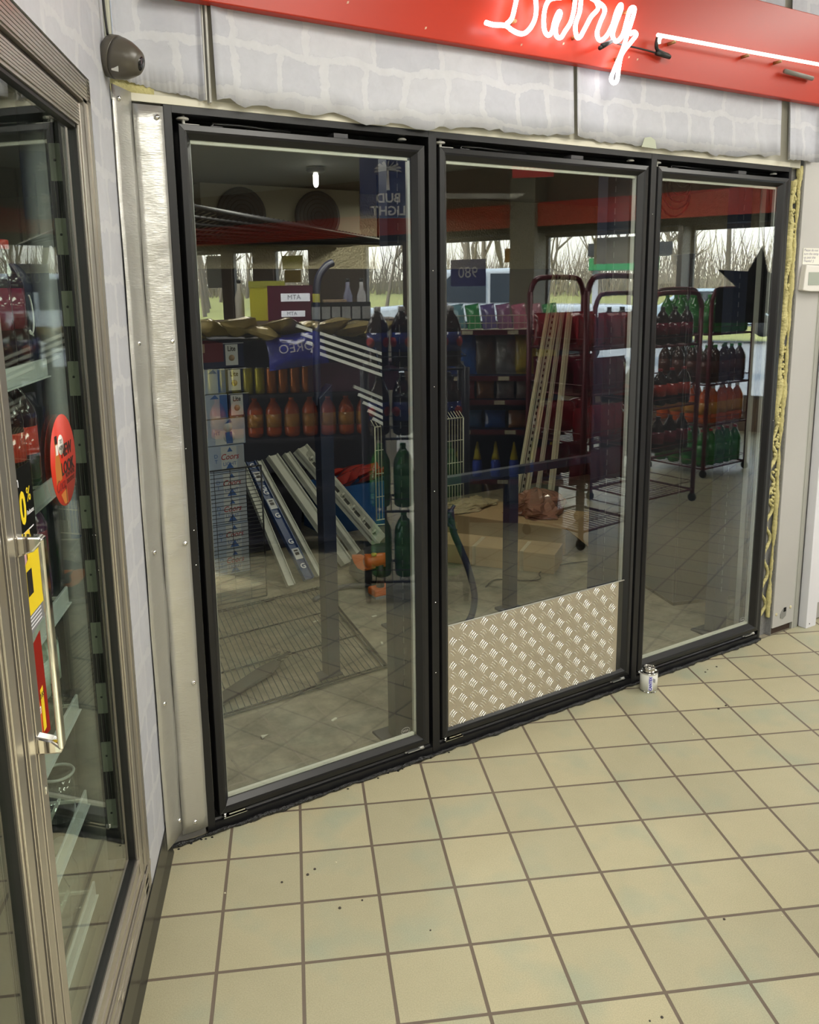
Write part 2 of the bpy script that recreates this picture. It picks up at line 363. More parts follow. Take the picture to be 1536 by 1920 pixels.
# window wall at x = 8.05 with its openings
OPEN = [(-1.02, -.12, .36), (-2.75, -1.07, .36), (-4.75, -3.05, .36), (-5.5, -4.83, .36), (-7.2, -6.5, .9), (-8.08, -7.62, .9), (-9.6, -8.3, .9), (0.0, 1.2, .02)]
OPEN.sort(); WT = 2.2
b = MB(); y = YB
for a0, a1, sill in OPEN:
    b.box((XR, y, 0), (XR+.12, a0, CEIL)); b.box((XR, a0, 0), (XR+.12, a1, sill)); b.box((XR, a0, WT), (XR+.12, a1, CEIL)); y = a1
b.box((XR, y, 0), (XR+.12, c1.y+.1, CEIL)); struct('wall_window', b, mat('brown_wall', (.20, .14, .10), .8))
for i, (a0, a1, sill) in enumerate(OPEN):
    fr = MB(); q = .03
    for u0, u1, z0, z1 in ((a0, a0+q, sill, WT), (a1-q, a1, sill, WT), (a0, a1, sill, sill+q), (a0, a1, WT-q, WT)): fr.box((XR+.03, u0, z0), (XR+.09, u1, z1))
    w = struct('window_%d' % (i+1), fr, mat('window_frame', (.16, .15, .14), .5, .3))
    g = MB(); g.box((XR+.055, a0+q, sill+q), (XR+.06, a1-q, WT-q)); part('pane', g, WINGLASS, w)
# red fascia running round above the windows
b = MB(); b.box((7.8, YB, 2.29), (XR-.002, 2.3, 2.56)); b.mi = 1; b.box((7.8, YB, 2.215), (XR-.002, 2.3, 2.288)); struct('trim_1', b, [RED, BLACKM])  # black strip below the red paints the soffit shadow
# walk-in storage room behind the glass doors
b = MB(); b.box((-.5, 3.0, 0), (4.6, 3.1, 2.35)); struct('wall_rear', b, EMBOSS, 'W')
b = MB(); b.box((-.35, 2.975, 0), (4.4, 3.0, 1.72)); struct('wall_rear', b, mat('added_navy', (.028, .030, .045), .6, noise=.2, nscale=5), 'W')  # navy sheet added so the lower rear wall stays dark behind the glass
b = MB(); b.box((4.375, .1, 0), (4.4, 3.0, 1.72)); struct('wall_rear', b, mat('added_navy', (.028, .030, .045)), 'W')  # same added sheet, darkens the side wall
b = MB(); b.box((4.4, .1, 0), (4.5, 3.0, 2.35)); struct('wall_rear', b, EMBOSS, 'W')
b = MB(); b.box((-.45, .1, 0), (-.35, 3.0, 2.35)); struct('wall_rear', b, mat('storage_liner', (.36, .35, .31), .6, noise=.08), 'W')
b = MB(); b.box((-.5, .1, 2.22), (4.6, 3.1, 2.35)); struct('ceiling', b, mat('storage_ceiling', (.13, .13, .12), .8), 'W')
b = MB(); b.box((2.57, .1, 0), (4.45, .14, 2.22)); struct('wall_rear', b, mat('storage_liner', (.36, .35, .31)), 'W')
# outside ground: kerb, asphalt, rising grass
b = MB(); b.box((XR+.12, -60, -.25), (26, 45, -.12)); struct('ground', b, mat('asphalt', (.30, .29, .27), .9, noise=.15, nscale=3))
g = MB(); xs = [26, 30, 36, 44, 55, 75]; zs = [-.12, .0, .3, .8, 1.4, 2.2]
vs = []; fs = []
for i, (x, z) in enumerate(zip(xs, zs)):
    for j in range(15): vs.append((x, -70+j*9, z+.25*math.sin(j*1.3+i)*(i > 0)))
for i in range(5):
    for j in range(14): a = i*15+j; fs.append((a, a+15, a+16, a+1))
g.add(vs, fs); struct('ground', g, mat('winter_grass', (.36, .34, .10), .95, noise=.25, nscale=.4))

# ------------------------------------------------------------------ base coving and sealant
b = MB(); prof = [(XL, .106), (XL+.003, .10), (XL+.004, .03), (XL+.012, .0)]
prof = [(XL-.004, 0), (XL-.004, .108), (XL+.003, .108), (XL+.005, .035), (XL+.013, .003), (XL+.013, 0)]
vs = []; k = len(prof)
for y in (-4.2, -.150):
    for x, z in prof: vs.append((x, y, z))
b.add(vs, [tuple(range(k-1, -1, -1)), tuple(range(k, 2*k))]+[(i, (i+1) % k, (i+1) % k+k, i+k) for i in range(k)])
struct('baseboard_left', b, mat('black_vinyl', (.016, .016, .015), .28, noise=.3, nscale=8))
b = MB(); b.smooth = True; random.seed(3)
N = 300; R_ = []; P_ = []
for i in range(N):
    s = -.122 + (2.56+.122)*i/(N-1)
    env = .0058 + .003*math.sin(s*7)**2+.0012*math.sin(s*61)+.0008*math.sin(s*137+1)
    P_.append(wp(s, -.005-env*.5-.0009*math.sin(s*90), .0055+.0015*math.sin(s*45))); R_.append(env*(.92+.16*random.random()))
b.tube(P_, R_, 7)
for i in range(16):
    s = random.uniform(-.12, .9); b.lathe([(.0, 0), (.004, .0005), (.002, .002), (0, .0022)], wp(s, -.012-random.random()*.009, 0), 7)
solo('sealant_bead', b, mat('wet_black_sealant', (.006, .006, .007), .09, bump=.8, bscale=130), 'wet glossy black sealant bead smeared along the foot of the black door frame', 'sealant', 'G', org=tuple(wp(0, 0, 0)))

# ------------------------------------------------------------------ loose wallpaper sheets over the door frame
def sheet(name, label, L, R, zt, zb, t0, curl, seed, jag=.012):
    random.seed(seed); nx, nz = 60, 16; vs = []; fs = []
    (sl_t, sl_b), (sr_t, sr_b) = L, R
    jg = [0]
    for i in range(nx): jg.append(jg[-1]*.6+random.uniform(-1, 1)*jag*.55)
    for i in range(nx+1):
        u = i/nx; zbb = (zb(u) if callable(zb) else zb)+jg[i]
        for j in range(nz+1):
            v = j/nz; s = (sl_t+(sl_b-sl_t)*v)*(1-u)+(sr_t+(sr_b-sr_t)*v)*u
            z = zt+(zbb-zt)*v
            t = -t0 - .004*math.sin(u*9+seed)*v - curl*(v**2)*(.4+.6*abs(math.sin(u*5+seed*2)))
            e = max(0, 1-u*22)+max(0, 1-(1-u)*22); t -= e*.016*v
            vs.append(Vector((s, t, z)))
    for i in range(nx):
        for j in range(nz): a = i*(nz+1)+j; fs.append((a, a+nz+1, a+nz+2, a+1))
    b = MB(); b.smooth = True; b.add(vs, fs)
    org = ((sl_b+sr_b)/2, -t0, zb(.5) if callable(zb) else zb)
    me = b.mesh(name, [PAPER, WHITE], (0, 0, 0)); o = bpy.data.objects.new(name, me); C.objects.link(o); place(o, 'W', (0, 0, 0))
    sd = o.modifiers.new('thick', 'SOLIDIFY'); sd.thickness = .0018; sd.offset = 0
    o['label'] = label; o['category'] = 'wallpaper'; o['group'] = 'loose wallpaper sheets above the glass doors'
    return o
sheet('wallpaper_sheet', 'stone-pattern wallpaper sheet in the corner beside the dome camera', (-.116, -.116), (.108, .105), CEIL-.01, lambda u: 2.086-.032*u, .006, .0, 1, .004)
sheet('wallpaper_sheet', 'longest stone-pattern wallpaper sheet, its torn lower edge curling away beside the dark seam', (.124, .128), (1.325, 1.352), CEIL-.01, lambda u: 2.053-.008*math.sin(u*3.2)+.02*max(0, u-.9)*4, .009, .013, 2, .014)
sheet('wallpaper_sheet', 'wallpaper sheet lit by the neon tail, with a green-grey chip at its lower edge', (1.345, 1.366), (2.419, 2.436), CEIL-.01, lambda u: 2.066-.014*math.sin(u*3.1), .009, .010, 3, .010)
sheet('wallpaper_sheet', 'shortest wallpaper sheet, hanging slightly askew above the yellow foam', (2.448, 2.492), (2.648, 2.70), CEIL-.01, 2.064, .014, .012, 4, .003)
b = MB(); b.box((.108, -.014, 2.056), (.112, -.001, CEIL-.02)); b.box((.116, -.02, 2.05), (.1215, -.001, CEIL-.02)); struct('trim_2', b, mat('seam_strip', (.55, .54, .5), .6), 'W')
b = MB(); b.box((-.1, -.001, 2.0395), (2.55, .0, 2.058)); struct('trim_3', b, mat('cream_strip', (.66, .63, .52), .5), 'W')
b = MB(); b.prism([(1.672, 2.052), (1.745, 2.050), (1.738, 2.078), (1.715, 2.088), (1.685, 2.083)], -.026, -.024)
solo('wall_patch', b, mat('putty_green', (.45, .48, .38), .7), 'small grey-green filler patch on the torn lower edge of the wallpaper', 'patch', 'W', org=(0, 0, 0))

# ------------------------------------------------------------------ galvanised plates
def plate(lbl, p0, p1, z0, z1, screws, th=.0015):
    p0 = Vector(p0); p1 = Vector(p1); d = (p1-p0); w = d.length; ang = math.atan2(d.y, d.x)
    t = thing('metal_plate', lbl, 'metal plate', 'G', (p0.x, p0.y, z0), ang, 'galvanised plates between cooler and door frame')
    b = MB(); nz = 46; vs = []; fs = []; nx = 5; random.seed(int(w*1e4)); ph = random.random()*6
    for j in range(nz+1):
        z = (z1-z0)*j/nz
        for i in range(nx+1):
            u = i/nx; bow = .0022*math.sin(u*PI)*(1+.8*math.sin(z*6+ph)) + .0008*math.sin(z*17+u*3)
            vs.append((w*u, -bow-th, z))
    for j in range(nz):
        for i in range(nx): a = j*(nx+1)+i; fs.append((a, a+1, a+nx+2, a+nx+1))
    b.smooth = True; b.add(vs, fs)
    o = part('sheet', b, GALV, t, False); sd = o.modifiers.new('thick', 'SOLIDIFY'); sd.thickness = .0012; sd.offset = 0
    for u, z in screws:
        sb = MB(); sb.lathe([(.0072, 0), (.0070, .0008), (.0058, .0032), (.003, .0045), (0, .0048)], (w*u, -.0045, z-z0), 12, axis=(0, -1, 0))
        part('screw', sb, CHROME, t, False)
    return t
pc = wp(-.079, -.004, 0)
plate('galvanised metal plate bridging the corner beside the wallpapered strip, under the dome camera', (XL+.003, -.203), (pc.x, pc.y), .045, 2.058, [(.3, 2.03), (.42, 1.45), (.45, .90), (.4, .47), (.8, .09)])
p1_ = wp(-.002, -.004, 0)
plate('galvanised metal plate butting against the black door frame, the wider of the two', (pc.x+.0015, pc.y+.0006), (p1_.x, p1_.y), .03, 2.032, [(.78, 2.005), (.80, 1.45), (.8, .90), (.78, .49), (.5, .06)])
b = MB(); b.box((-.13, -.0015, 2.058), (-.02, 0, 2.085)); solo('foam_remnant', b, FOAM, 'yellowed foam and rust patch on bare board above the galvanised plates', 'foam', 'W', org=(0, 0, 0))

# ================================================================== BLACK GLASS DOOR FRAME
FH = 2.039; FS = 2.566
OP = [(.022, .797), (.826, 1.752), (1.780, FS-.016)]
Z0, Z1 = .034, 2.021
fr = thing('cooler_door_frame', 'black aluminium frame with three glass door openings', 'door frame', 'W', (0, 0, 0))
def ubox(a, b_): return MB().box(a, b_)
part('jamb', ubox((0, 0, 0), (OP[0][0], .10, FH)), BLACK, fr, bev=.0015)
part('jamb', ubox((OP[2][1], 0, 0), (FS, .10, FH)), BLACK, fr, bev=.0015)
part('mullion', ubox((OP[0][1], 0, 0.001), (OP[1][0], .10, FH-.001)), BLACK, fr, bev=.0015)
part('mullion', ubox((OP[1][1], 0, 0.001), (OP[2][0], .10, FH-.001)), BLACK, fr, bev=.0015)
part('header', ubox((OP[0][0], .001, Z1), (OP[2][1], .10, FH)), BLACK, fr)
sl = MB()
sl.prismx([(0.001, 0), (.1, 0), (.1, Z0), (.018, Z0), (.014, Z0-.006), (.002, Z0-.006)], OP[0][0], OP[2][1]); part('sill', sl, BLACK, fr)
bk = MB()
for a, b2 in OP: bk.box((a+.001, .078, Z1-.028), (b2-.001, .082, Z1)); bk.box((a, .078, Z0), (a+.012, .082, Z1)); bk.box((b2-.012, .078, Z0), (b2, .082, Z1))
part('backstop', bk, BLACKM, fr)
ln = MB()
for a, b2 in OP: ln.box((a+.004, .0135, Z0-.0003), (b2-.004, .0155, Z0+.0012))
part('sill_line', ln, mat('dull_edge', (.16, .16, .16), .4, .6), fr)
for s, z in ((.004, 1.16), (.81, 1.63), (.812, 1.27), (.81, .93), (.811, .55), (.81, .30), (1.768, 1.83), (2.556, 1.0), (.012, .93), (.012, .83)):
    part('screw', MB().lathe([(.0022, 0), (.002, .001), (0, .0014)], (s, 0, z), 8, (0, -1, 0)), CHROME, fr)

# door leaf: mitred chamfered black frame, glass, silver spacer round the edge
def leaf(s0, s1, g0, g1, lbl, plate_=False):
    zt, zb, gt, gb = 1.997, .046, 1.961, .086
    t = thing('glass_door', lbl, 'glass door', 'W', (s0, 0, zb), 0, 'black framed glass doors')
    rings = []
    def ring(ds, dz, dt):   # blend outer->inner
        return [(s0+(g0-s0)*ds, dt, zb+(gb-zb)*dz), (s1+(g1-s1)*ds, dt, zb+(gb-zb)*dz), (s1+(g1-s1)*ds, dt, zt+(gt-zt)*dz), (s0+(g0-s0)*ds, dt, zt+(gt-zt)*dz)]
    for u, dt in ((0, .045), (0, .006), (.06, .001), (.45, -.002), (.62, .0), (.97, .014), (1, .016), (1, .045)): rings.append(ring(u, u, dt))
    vs = [p for r in rings for p in r]; fs = []
    for i in range(len(rings)-1):
        for j in range(4): j2 = (j+1) % 4; fs.append((i*4+j, i*4+j2, (i+1)*4+j2, (i+1)*4+j))
    for j in range(4): j2 = (j+1) % 4; n = (len(rings)-1)*4; fs.append((n+j, n+j2, j2, j))
    part('door_rim', MB().add(vs, fs), BLACK, t)
    # mitre lines, in a lighter grey than the rim
    mt = MB()
    for (a, c) in (((s0, zt), (g0, gt)), ((s1, zt), (g1, gt)), ((s0, zb), (g0, gb)), ((s1, zb), (g1, gb))):
        mt.bar((a[0]+(c[0]-a[0])*.1, -.0015, a[1]+(c[1]-a[1])*.1), (a[0]+(c[0]-a[0])*.6, -.0022, a[1]+(c[1]-a[1])*.6), .0006, .0006)
    part('mitre_line', mt, mat('mitre_grey', (.1, .1, .1), .3, .5), t)
    sp = MB(); w = .009
    sp.box((g0-.004, .019, gt-w), (g1+.004, .030, gt+.003)); sp.box((g0-.004, .019, gb-.003), (g1+.004, .030, gb+w))
    sp.mi = 1; sp.box((g0-.008, .019, gb), (g0+.002, .030, gt)); sp.box((g1-w, .019, gb), (g1+.004, .030, gt))
    part('spacer_bar', sp, [CREAM, SILVER], t)
    part('glass', ubox((g0-.003, .0155, gb-.003), (g1+.003, .0185, gt+.003)), DOORGLASS, t)
    # hinge pin top left, closer arm, latch at top
    h = MB(); h.lathe([(.016, 0), (.017, .003), (.013, .006), (0, .0065)], (s0+.022, .03, Z1-.010), 14)
    h.lathe([(.0042, 0), (.0042, .026)], (s0+.024, .03, zt-.002), 10); h.box((s0+.018, .012, zt), (s0+.06, .034, zt+.0025))
    part('hinge', h, PALEPLASTIC, t)
    a = MB(); w_ = s1-s0; a.tube([(s0+.10, .03, zt+.004), (s0+.105, .035, zt+.012), (s0+.18, .038, zt+.014), (s0+.12+w_*.28, .045, zt+.010)], .0038, 8)
    a.box((s0+.092, .016, zt), (s0+.125, .036, zt+.003)); part('closer_arm', a, mat('dark_steel', (.10, .10, .10), .3, .8), t)
    c_ = MB(); c_.box((s0+w_*.60, .012, zt), (s0+w_*.66, .05, zt+.013)); part('catch', c_, mat('dark_plastic', (.05, .05, .055), .5), t)
    c_ = MB(); c_.lathe([(.013, 0), (.014, .003), (.009, .007), (0, .008)], (s1-.06, .035, Z1-.010), 12); part('stop_button', c_, PALEPLASTIC, t)
    # bottom pivot brackets
    q = MB(); q.box((s0+.012, -.004, Z0+.0005), (s0+.085, .03, Z0+.0025)); q.lathe([(.006, 0), (.006, .008)], (s0+.02, .012, Z0+.002), 10); q.box((s0+.03, .0, zb-.006), (s0+.08, .004, zb-.002)); part('pivot_bracket', q, CHROME, t)
    q = MB(); q.lathe([(.011, 0), (.011, .007), (.007, .011)], (s1-.03, .012, Z0), 12); q.box((s1-.085, .004, Z0), (s1-.02, .02, Z0+.002)); q.lathe([(.004, 0), (.004, .004)], (s1-.09, .012, Z0), 8); part('pivot_button', q, SILVER, t)
    st = MB(); cx, cz = g1-.045, gb+.028
    st.tube([(cx+.017*math.cos(k*PI/12), .0152, cz+.011*math.sin(k*PI/12)) for k in range(24)], .0005, 4, False, True)
    for k in range(4): st.box((cx-.011+k*.006, .0147, cz-.003), (cx-.009+k*.006, .0152, cz+.003))
    part('glass_stamp', st, mat('etched_mark', (.5, .5, .48), .6), t)
    return t
leaf(.036, .785, .070, .742, 'black framed glass door beside the galvanised plates, shelf grid visible low behind it')
d2 = leaf(.836, 1.742, .872, 1.700, 'glass door with a bright diamond-plate kick panel across its bottom')
leaf(1.788, 2.556, 1.826, 2.502, 'narrow glass door beside the yellow foam, floor tiles mirrored in its clear pane')
# diamond plate (five-bar tread pattern) fixed on the lower pane
DIA = mat('tread_plate', (.56, .50, .40), .36, .65, noise=.10, nscale=14, bump=.12, bscale=70)
kp0, kp1, kz0, kz1 = .867, 1.672, .070, .449
kp = MB(); kp.box((kp0, .008, kz0), (kp1, .0105, kz1))
pitch = .0445
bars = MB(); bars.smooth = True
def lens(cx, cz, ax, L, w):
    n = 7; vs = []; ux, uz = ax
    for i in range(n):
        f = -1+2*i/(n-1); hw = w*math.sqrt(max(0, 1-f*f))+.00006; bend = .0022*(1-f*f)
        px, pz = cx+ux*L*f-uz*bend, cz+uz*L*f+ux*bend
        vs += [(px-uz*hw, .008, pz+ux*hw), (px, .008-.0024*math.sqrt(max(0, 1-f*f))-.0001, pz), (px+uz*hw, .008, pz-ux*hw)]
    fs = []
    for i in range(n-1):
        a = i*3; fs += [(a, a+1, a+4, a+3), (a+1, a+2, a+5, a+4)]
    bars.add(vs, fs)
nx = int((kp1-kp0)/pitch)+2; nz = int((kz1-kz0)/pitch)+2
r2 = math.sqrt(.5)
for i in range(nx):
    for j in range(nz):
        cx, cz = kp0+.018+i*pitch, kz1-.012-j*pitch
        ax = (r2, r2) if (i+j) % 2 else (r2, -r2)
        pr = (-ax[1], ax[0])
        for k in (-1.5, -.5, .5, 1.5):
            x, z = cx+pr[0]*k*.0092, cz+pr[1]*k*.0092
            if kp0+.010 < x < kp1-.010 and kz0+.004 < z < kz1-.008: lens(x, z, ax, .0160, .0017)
kpo = part('kick_plate', kp, DIA, d2, label='bright aluminium tread plate with five-bar pattern')
part('tread_bars', bars, mat('tread_bar', (.95, .93, .88), .22, .9), kpo)  # bars coloured brighter than the plate for the light they catch
mt = MB(); mt.box((kp1+.0, .010, kz0+.01), (kp1+.026, .0125, kz1-.004)); part('plate_edge', mt, mat('edge_metal', (.09, .09, .085), .3, .8), d2)  # darker metal strip along the right edge of the plate
mt = MB(); mt.box((kp0, .007, kz1), (kp1+.03, .0115, kz1+.003)); part('edge_trim', mt, SILVER, d2)

# ================================================================== RIGHT OF THE FRAME
b = MB(); b.box((2.567, .028, 0), (2.646, .03, 2.075)); b.box((2.645, .0, 0), (2.647, .03, 2.075))
solo('stud_channel', b, STUD, 'dull zinc channel between black frame and grey column, half hidden by foam', 'stud', 'W', org=(2.6, 0, 0))
random.seed(11); fm = MB(); fm.smooth = True
P1 = []; R1 = []
for i in range(230):
    z = .09+1.96*i/229; u = i/229
    P1.append((2.634-.003*math.sin(z*9)+random.uniform(-.0015, .0015), .012, z)); R1.append(.0075+.003*math.sin(z*13)+.002*math.sin(z*41)+random.uniform(0, .002))
fm.tube(P1, R1, 8)
P1 = []; R1 = []
for i in range(520):
    z = .09+1.9*i/519; top = max(0, min(1, (z-.75)/.4))
    P1.append((2.604+.004*top+.021*math.sin(z*46+.9*math.sin(z*9))*(1-top*.75)+random.uniform(-.0015, .0015), .022, z)); R1.append((.0062+.012*top*(.15+.85*math.sin(z*10)**2))+random.uniform(0, .0022))
fm.tube(P1, R1, 8)
for i in range(150):
    z = random.uniform(.6, 2.0); fm.lathe([(.0, -.006), (.006, -.003), (.008, 0), (.005, .005), (0, .007)], (random.uniform(2.600, 2.638), .016, z), 7, (random.uniform(-.5, .5), -1, random.uniform(-.5, .5)))
solo('spray_foam', fm, FOAM, 'lumpy yellow spray foam squeezed between the door frame and the grey column', 'foam', 'W', org=(2.6, 0, .1))
cl = thing('wall_column', 'grey metal-clad column with a slotted hole near its foot, carrying the thermostat', 'column', 'W', (2.73, 0, 0))
b = MB(); b.box((2.649, -.004, .035), (2.800, .06, 2.12)); part('face_panel', b, GREYP, cl, bev=.001)
b = MB(); b.box((2.800, -.001, .0), (2.842, .06, 2.12)); b.box((2.812, -.003, 0), (2.815, -.001, 2.12)); part('edge_strip', b, mat('grey_edge', (.38, .38, .34), .6), cl)
b = MB(); b.box((2.650, .01, .0), (2.80, .05, .034)); part('gap', b, mat('dark_gap', (.05, .03, .02), .9), cl)
b = MB(); b.prism([(2.700, .092), (2.716, .112), (2.735, .114), (2.744, .10), (2.742, .078), (2.72, .066), (2.703, .074)], -.006, -.004); part('worn_patch', b, mat('scuffed_zinc', (.28, .28, .27), .5, .4), cl)
b = MB(); b.box((2.722, -.0068, .100), (2.741, -.006, .120)); part('slot', b, BLACKM, cl)
for s_, z_ in ((2.672, .098), (2.775, .112)):
    b = MB(); b.lathe([(.008, 0), (.007, .002), (.002, .003)], (s_, -.004, z_), 9, (0, -1, 0)); part('glue_dab', b, mat('dried_glue', (.62, .56, .36), .7), cl)
dr = thing('white_panel', 'smooth white metal panel standing on a flat leg beside the grey column', 'panel', 'W', (3.1, -.03, 0))
b = MB(); b.prism([(2.852, -.002+.002), (2.928, .0), (2.928, .112), (4.1, .112), (4.1, 2.02), (2.852, 2.02)], -.04, .0); part('sheet', b, WHITE, dr, bev=.002)
b = MB(); b.lathe([(.003, 0), (.003, .001)], (2.875, -.041, .02), 8, (0, -1, 0)); part('hole', b, BLACKM, dr)
th = thing('thermostat', 'white wall thermostat with a grey display on the grey column, under the taped note', 'thermostat', 'W', (2.72, 0, 1.58))
b = MB(); b.prism([(2.655, 1.548), (2.70, 1.542), (2.79, 1.541), (2.825, 1.55), (2.828, 1.60), (2.825, 1.640), (2.79, 1.648), (2.668, 1.652), (2.660, 1.60)], -.030, -.004); part('housing', b, mat('ivory_plastic', (.68, .66, .62), .45), th, bev=.004)
b = MB(); b.box((2.684, -.0312, 1.568), (2.80, -.030, 1.622)); part('display', b, mat('lcd', (.30, .33, .28), .3), th)
nt = thing('paper_note', 'handwritten white paper note taped above the thermostat', 'note', 'W', (2.74, 0, 1.66))
b = MB(); b.box((2.672, -.0062, 1.655), (2.80, -.0052, 1.722)); part('sheet', b, mat('note_paper', (.70, .69, .62), .8), nt)
for i, tx in enumerate(('Please do not', 'turn the temp', 'up past this', 'Thanks! :)')):
    text('writing', tx, .0145, mat('pen_ink', (.16, .15, .22), .7), nt, (2.676, -.0064, 1.713-i*.0148), RW, .0001, 'LEFT', 1.25, .15)

# ================================================================== SIGN BAND AND NEON
b = MB(); b.box((-.02, -.055, 2.278), (4.2, -.021, 2.60)); sb = solo('sign_band', b, RED, 'glossy red painted sign band carrying the white neon word', 'sign board', 'W', org=(0, 0, 2.278), bev=.003)
NEON = mat('neon_white', (1, 1, 1), .3, emis=(1, .97, 1), estr=7)
NEONB = mat('neon_tube_warm', (1, 1, .9), .3, emis=(1, 1, .82), estr=2.6)
ne = thing('neon_sign', 'white script neon word reading Dairy glowing on the red sign band', 'neon sign', 'W', (1.2, -.09, 2.35))
def smoothpath(pts, n=6):
    out = []; P = [Vector(p) for p in pts]
    for i in range(len(P)-1):
        p0 = P[max(i-1, 0)]; p1 = P[i]; p2 = P[i+1]; p3 = P[min(i+2, len(P)-1)]
        for k in range(n):
            u = k/n; out.append(.5*((2*p1)+(-p0+p2)*u+(2*p0-5*p1+4*p2-p3)*u*u+(-p0+3*p1-3*p2+p3)*u**3))
    out.append(P[-1]); return out
ST = dict(
 D=[(.94,2.336),(.972,2.334),(1.014,2.338),(1.038,2.329),(1.066,2.323),(1.09,2.328),(1.114,2.35),(1.129,2.38),(1.13,2.415),(1.12,2.445),(1.093,2.461),(1.055,2.458),(1.017,2.439)],
 D2=[(1.014,2.341),(1.033,2.359),(1.044,2.392),(1.052,2.42),(1.066,2.452)],
 a=[(1.232,2.448),(1.207,2.443),(1.182,2.433),(1.167,2.41),(1.161,2.377),(1.165,2.346),(1.179,2.333),(1.195,2.345),(1.206,2.38),(1.222,2.406),(1.227,2.397),(1.211,2.363),(1.213,2.337),(1.231,2.333),(1.25,2.356),(1.27,2.382),(1.282,2.416),(1.287,2.447)],
 i=[(1.306,2.45),(1.301,2.415),(1.285,2.373),(1.292,2.342),(1.306,2.344),(1.325,2.371),(1.35,2.408),(1.379,2.437),(1.367,2.459),(1.351,2.466)],
 r=[(1.354,2.465),(1.378,2.459),(1.406,2.449),(1.413,2.433),(1.396,2.4),(1.383,2.366),(1.396,2.347),(1.423,2.362),(1.449,2.399),(1.466,2.443),(1.483,2.465),(1.485,2.449),(1.46,2.397),(1.452,2.366),(1.47,2.353),(1.496,2.376),(1.513,2.423),(1.527,2.459),(1.545,2.463),(1.541,2.439),(1.52,2.386),(1.497,2.33),(1.463,2.266),(1.451,2.237),(1.463,2.226),(1.478,2.237),(1.484,2.276),(1.497,2.319),(1.538,2.362),(1.558,2.384),(1.547,2.392),(1.531,2.383)])
for k, pts in ST.items():
    bb = MB(); bb.tube([(p.x, -.09-.006*(k in ('D2', 'i')), p.y) for p in smoothpath([(a, c_, 0) for a, c_ in pts])], .0068, 10)
    part('letter_tube', bb, NEON, ne)
for p in ((1.07, 2.455), (1.06, 2.36), (1.31, 2.35), (1.31, 2.46), (1.53, 2.455), (1.50, 2.31)):
    bb = MB(); bb.lathe([(.006, 0), (.006, .025), (.004, .027)], (p[0], -.055, p[1]), 8, (0, -1, 0)); part('standoff', bb, mat('amber_glass', (.30, .16, .06), .3), ne)
def boot(par, p0, p1, r=.0085):
    bb = MB(); bb.tube([p0, p1], [r, r*.85], 10); part('end_boot', bb, RUBBER, par)
boot(ne, (1.398, -.10, 2.328), (1.452, -.085, 2.352)); boot(ne, (1.392, -.095, 2.322), (1.44, -.08, 2.343), .007)
bb = MB(); bb.tube(smoothpath([(1.45, -.085, 2.352), (1.50, -.075, 2.352), (1.60, -.07, 2.352), (1.68, -.072, 2.347)]), .003, 6); part('cable', bb, RUBBER, ne)
boot(ne, (1.675, -.072, 2.348), (1.735, -.078, 2.34)); 
bb = MB(); bb.tube(smoothpath([(.80, -.07, 2.46), (.84, -.08, 2.428), (.90, -.08, 2.418), (.96, -.075, 2.445), (1.02, -.07, 2.49)]), .0034, 6); part('cable', bb, RUBBER, ne)
bb = MB(); bb.box((.84, -.085, 2.455), (.875, -.056, 2.475)); part('connector', bb, RUBBER, ne)
nb = thing('neon_bar', 'straight pale neon tube running along the red band beyond the lit word', 'neon tube', 'W', (2.1, -.09, 2.39))
bb = MB(); bb.tube(smoothpath([(1.672, -.085, 2.374), (1.668, -.09, 2.386), (1.68, -.09, 2.396), (1.70, -.09, 2.398), (2.2, -.09, 2.405), (3.0, -.09, 2.416)]), .0062, 10); part('tube', bb, NEONB, nb)
bb = MB(); bb.tube(smoothpath([(1.667, -.083, 2.392), (1.665, -.08, 2.372), (1.675, -.075, 2.358), (1.70, -.072, 2.352), (1.735, -.072, 2.347)]), .0062, 8); part('end_boot', bb, RUBBER, nb)
for s_ in (1.75, 2.14, 2.33): bb = MB(); bb.lathe([(.006, 0), (.005, .03)], (s_, -.055, 2.389+(s_-1.75)*.012), 8, (0, -1, 0)); part('standoff', bb, mat('amber_glass', (.3, .16, .06)), nb)
bb = MB(); bb.tube([(2.37, -.075, 2.368), (2.55, -.07, 2.362)], .009, 8); part('end_boot', bb, mat('grey_boot', (.2, .19, .17), .5), nb)
random.seed(5)
for i in range(7):
    s_, z_ = random.choice(((1.10, 2.30), (1.13, 2.296), (1.22, 2.315), (1.27, 2.325), (1.56, 2.32), (1.6, 2.318), (.45, 2.31), (.5, 2.33), (.75, 2.30)))
    bb = MB(); bb.prism([(s_, z_), (s_+.006, z_+.002), (s_+.008, z_+.008), (s_+.002, z_+.007)], -.0562, -.0552)
    solo('paint_chip', bb, mat('bare_patch', (.62, .40, .28), .8), 'small pale chip in the red paint below the neon word', 'paint chip', 'W', org=(0, 0, 0), group='chips in the red sign paint')

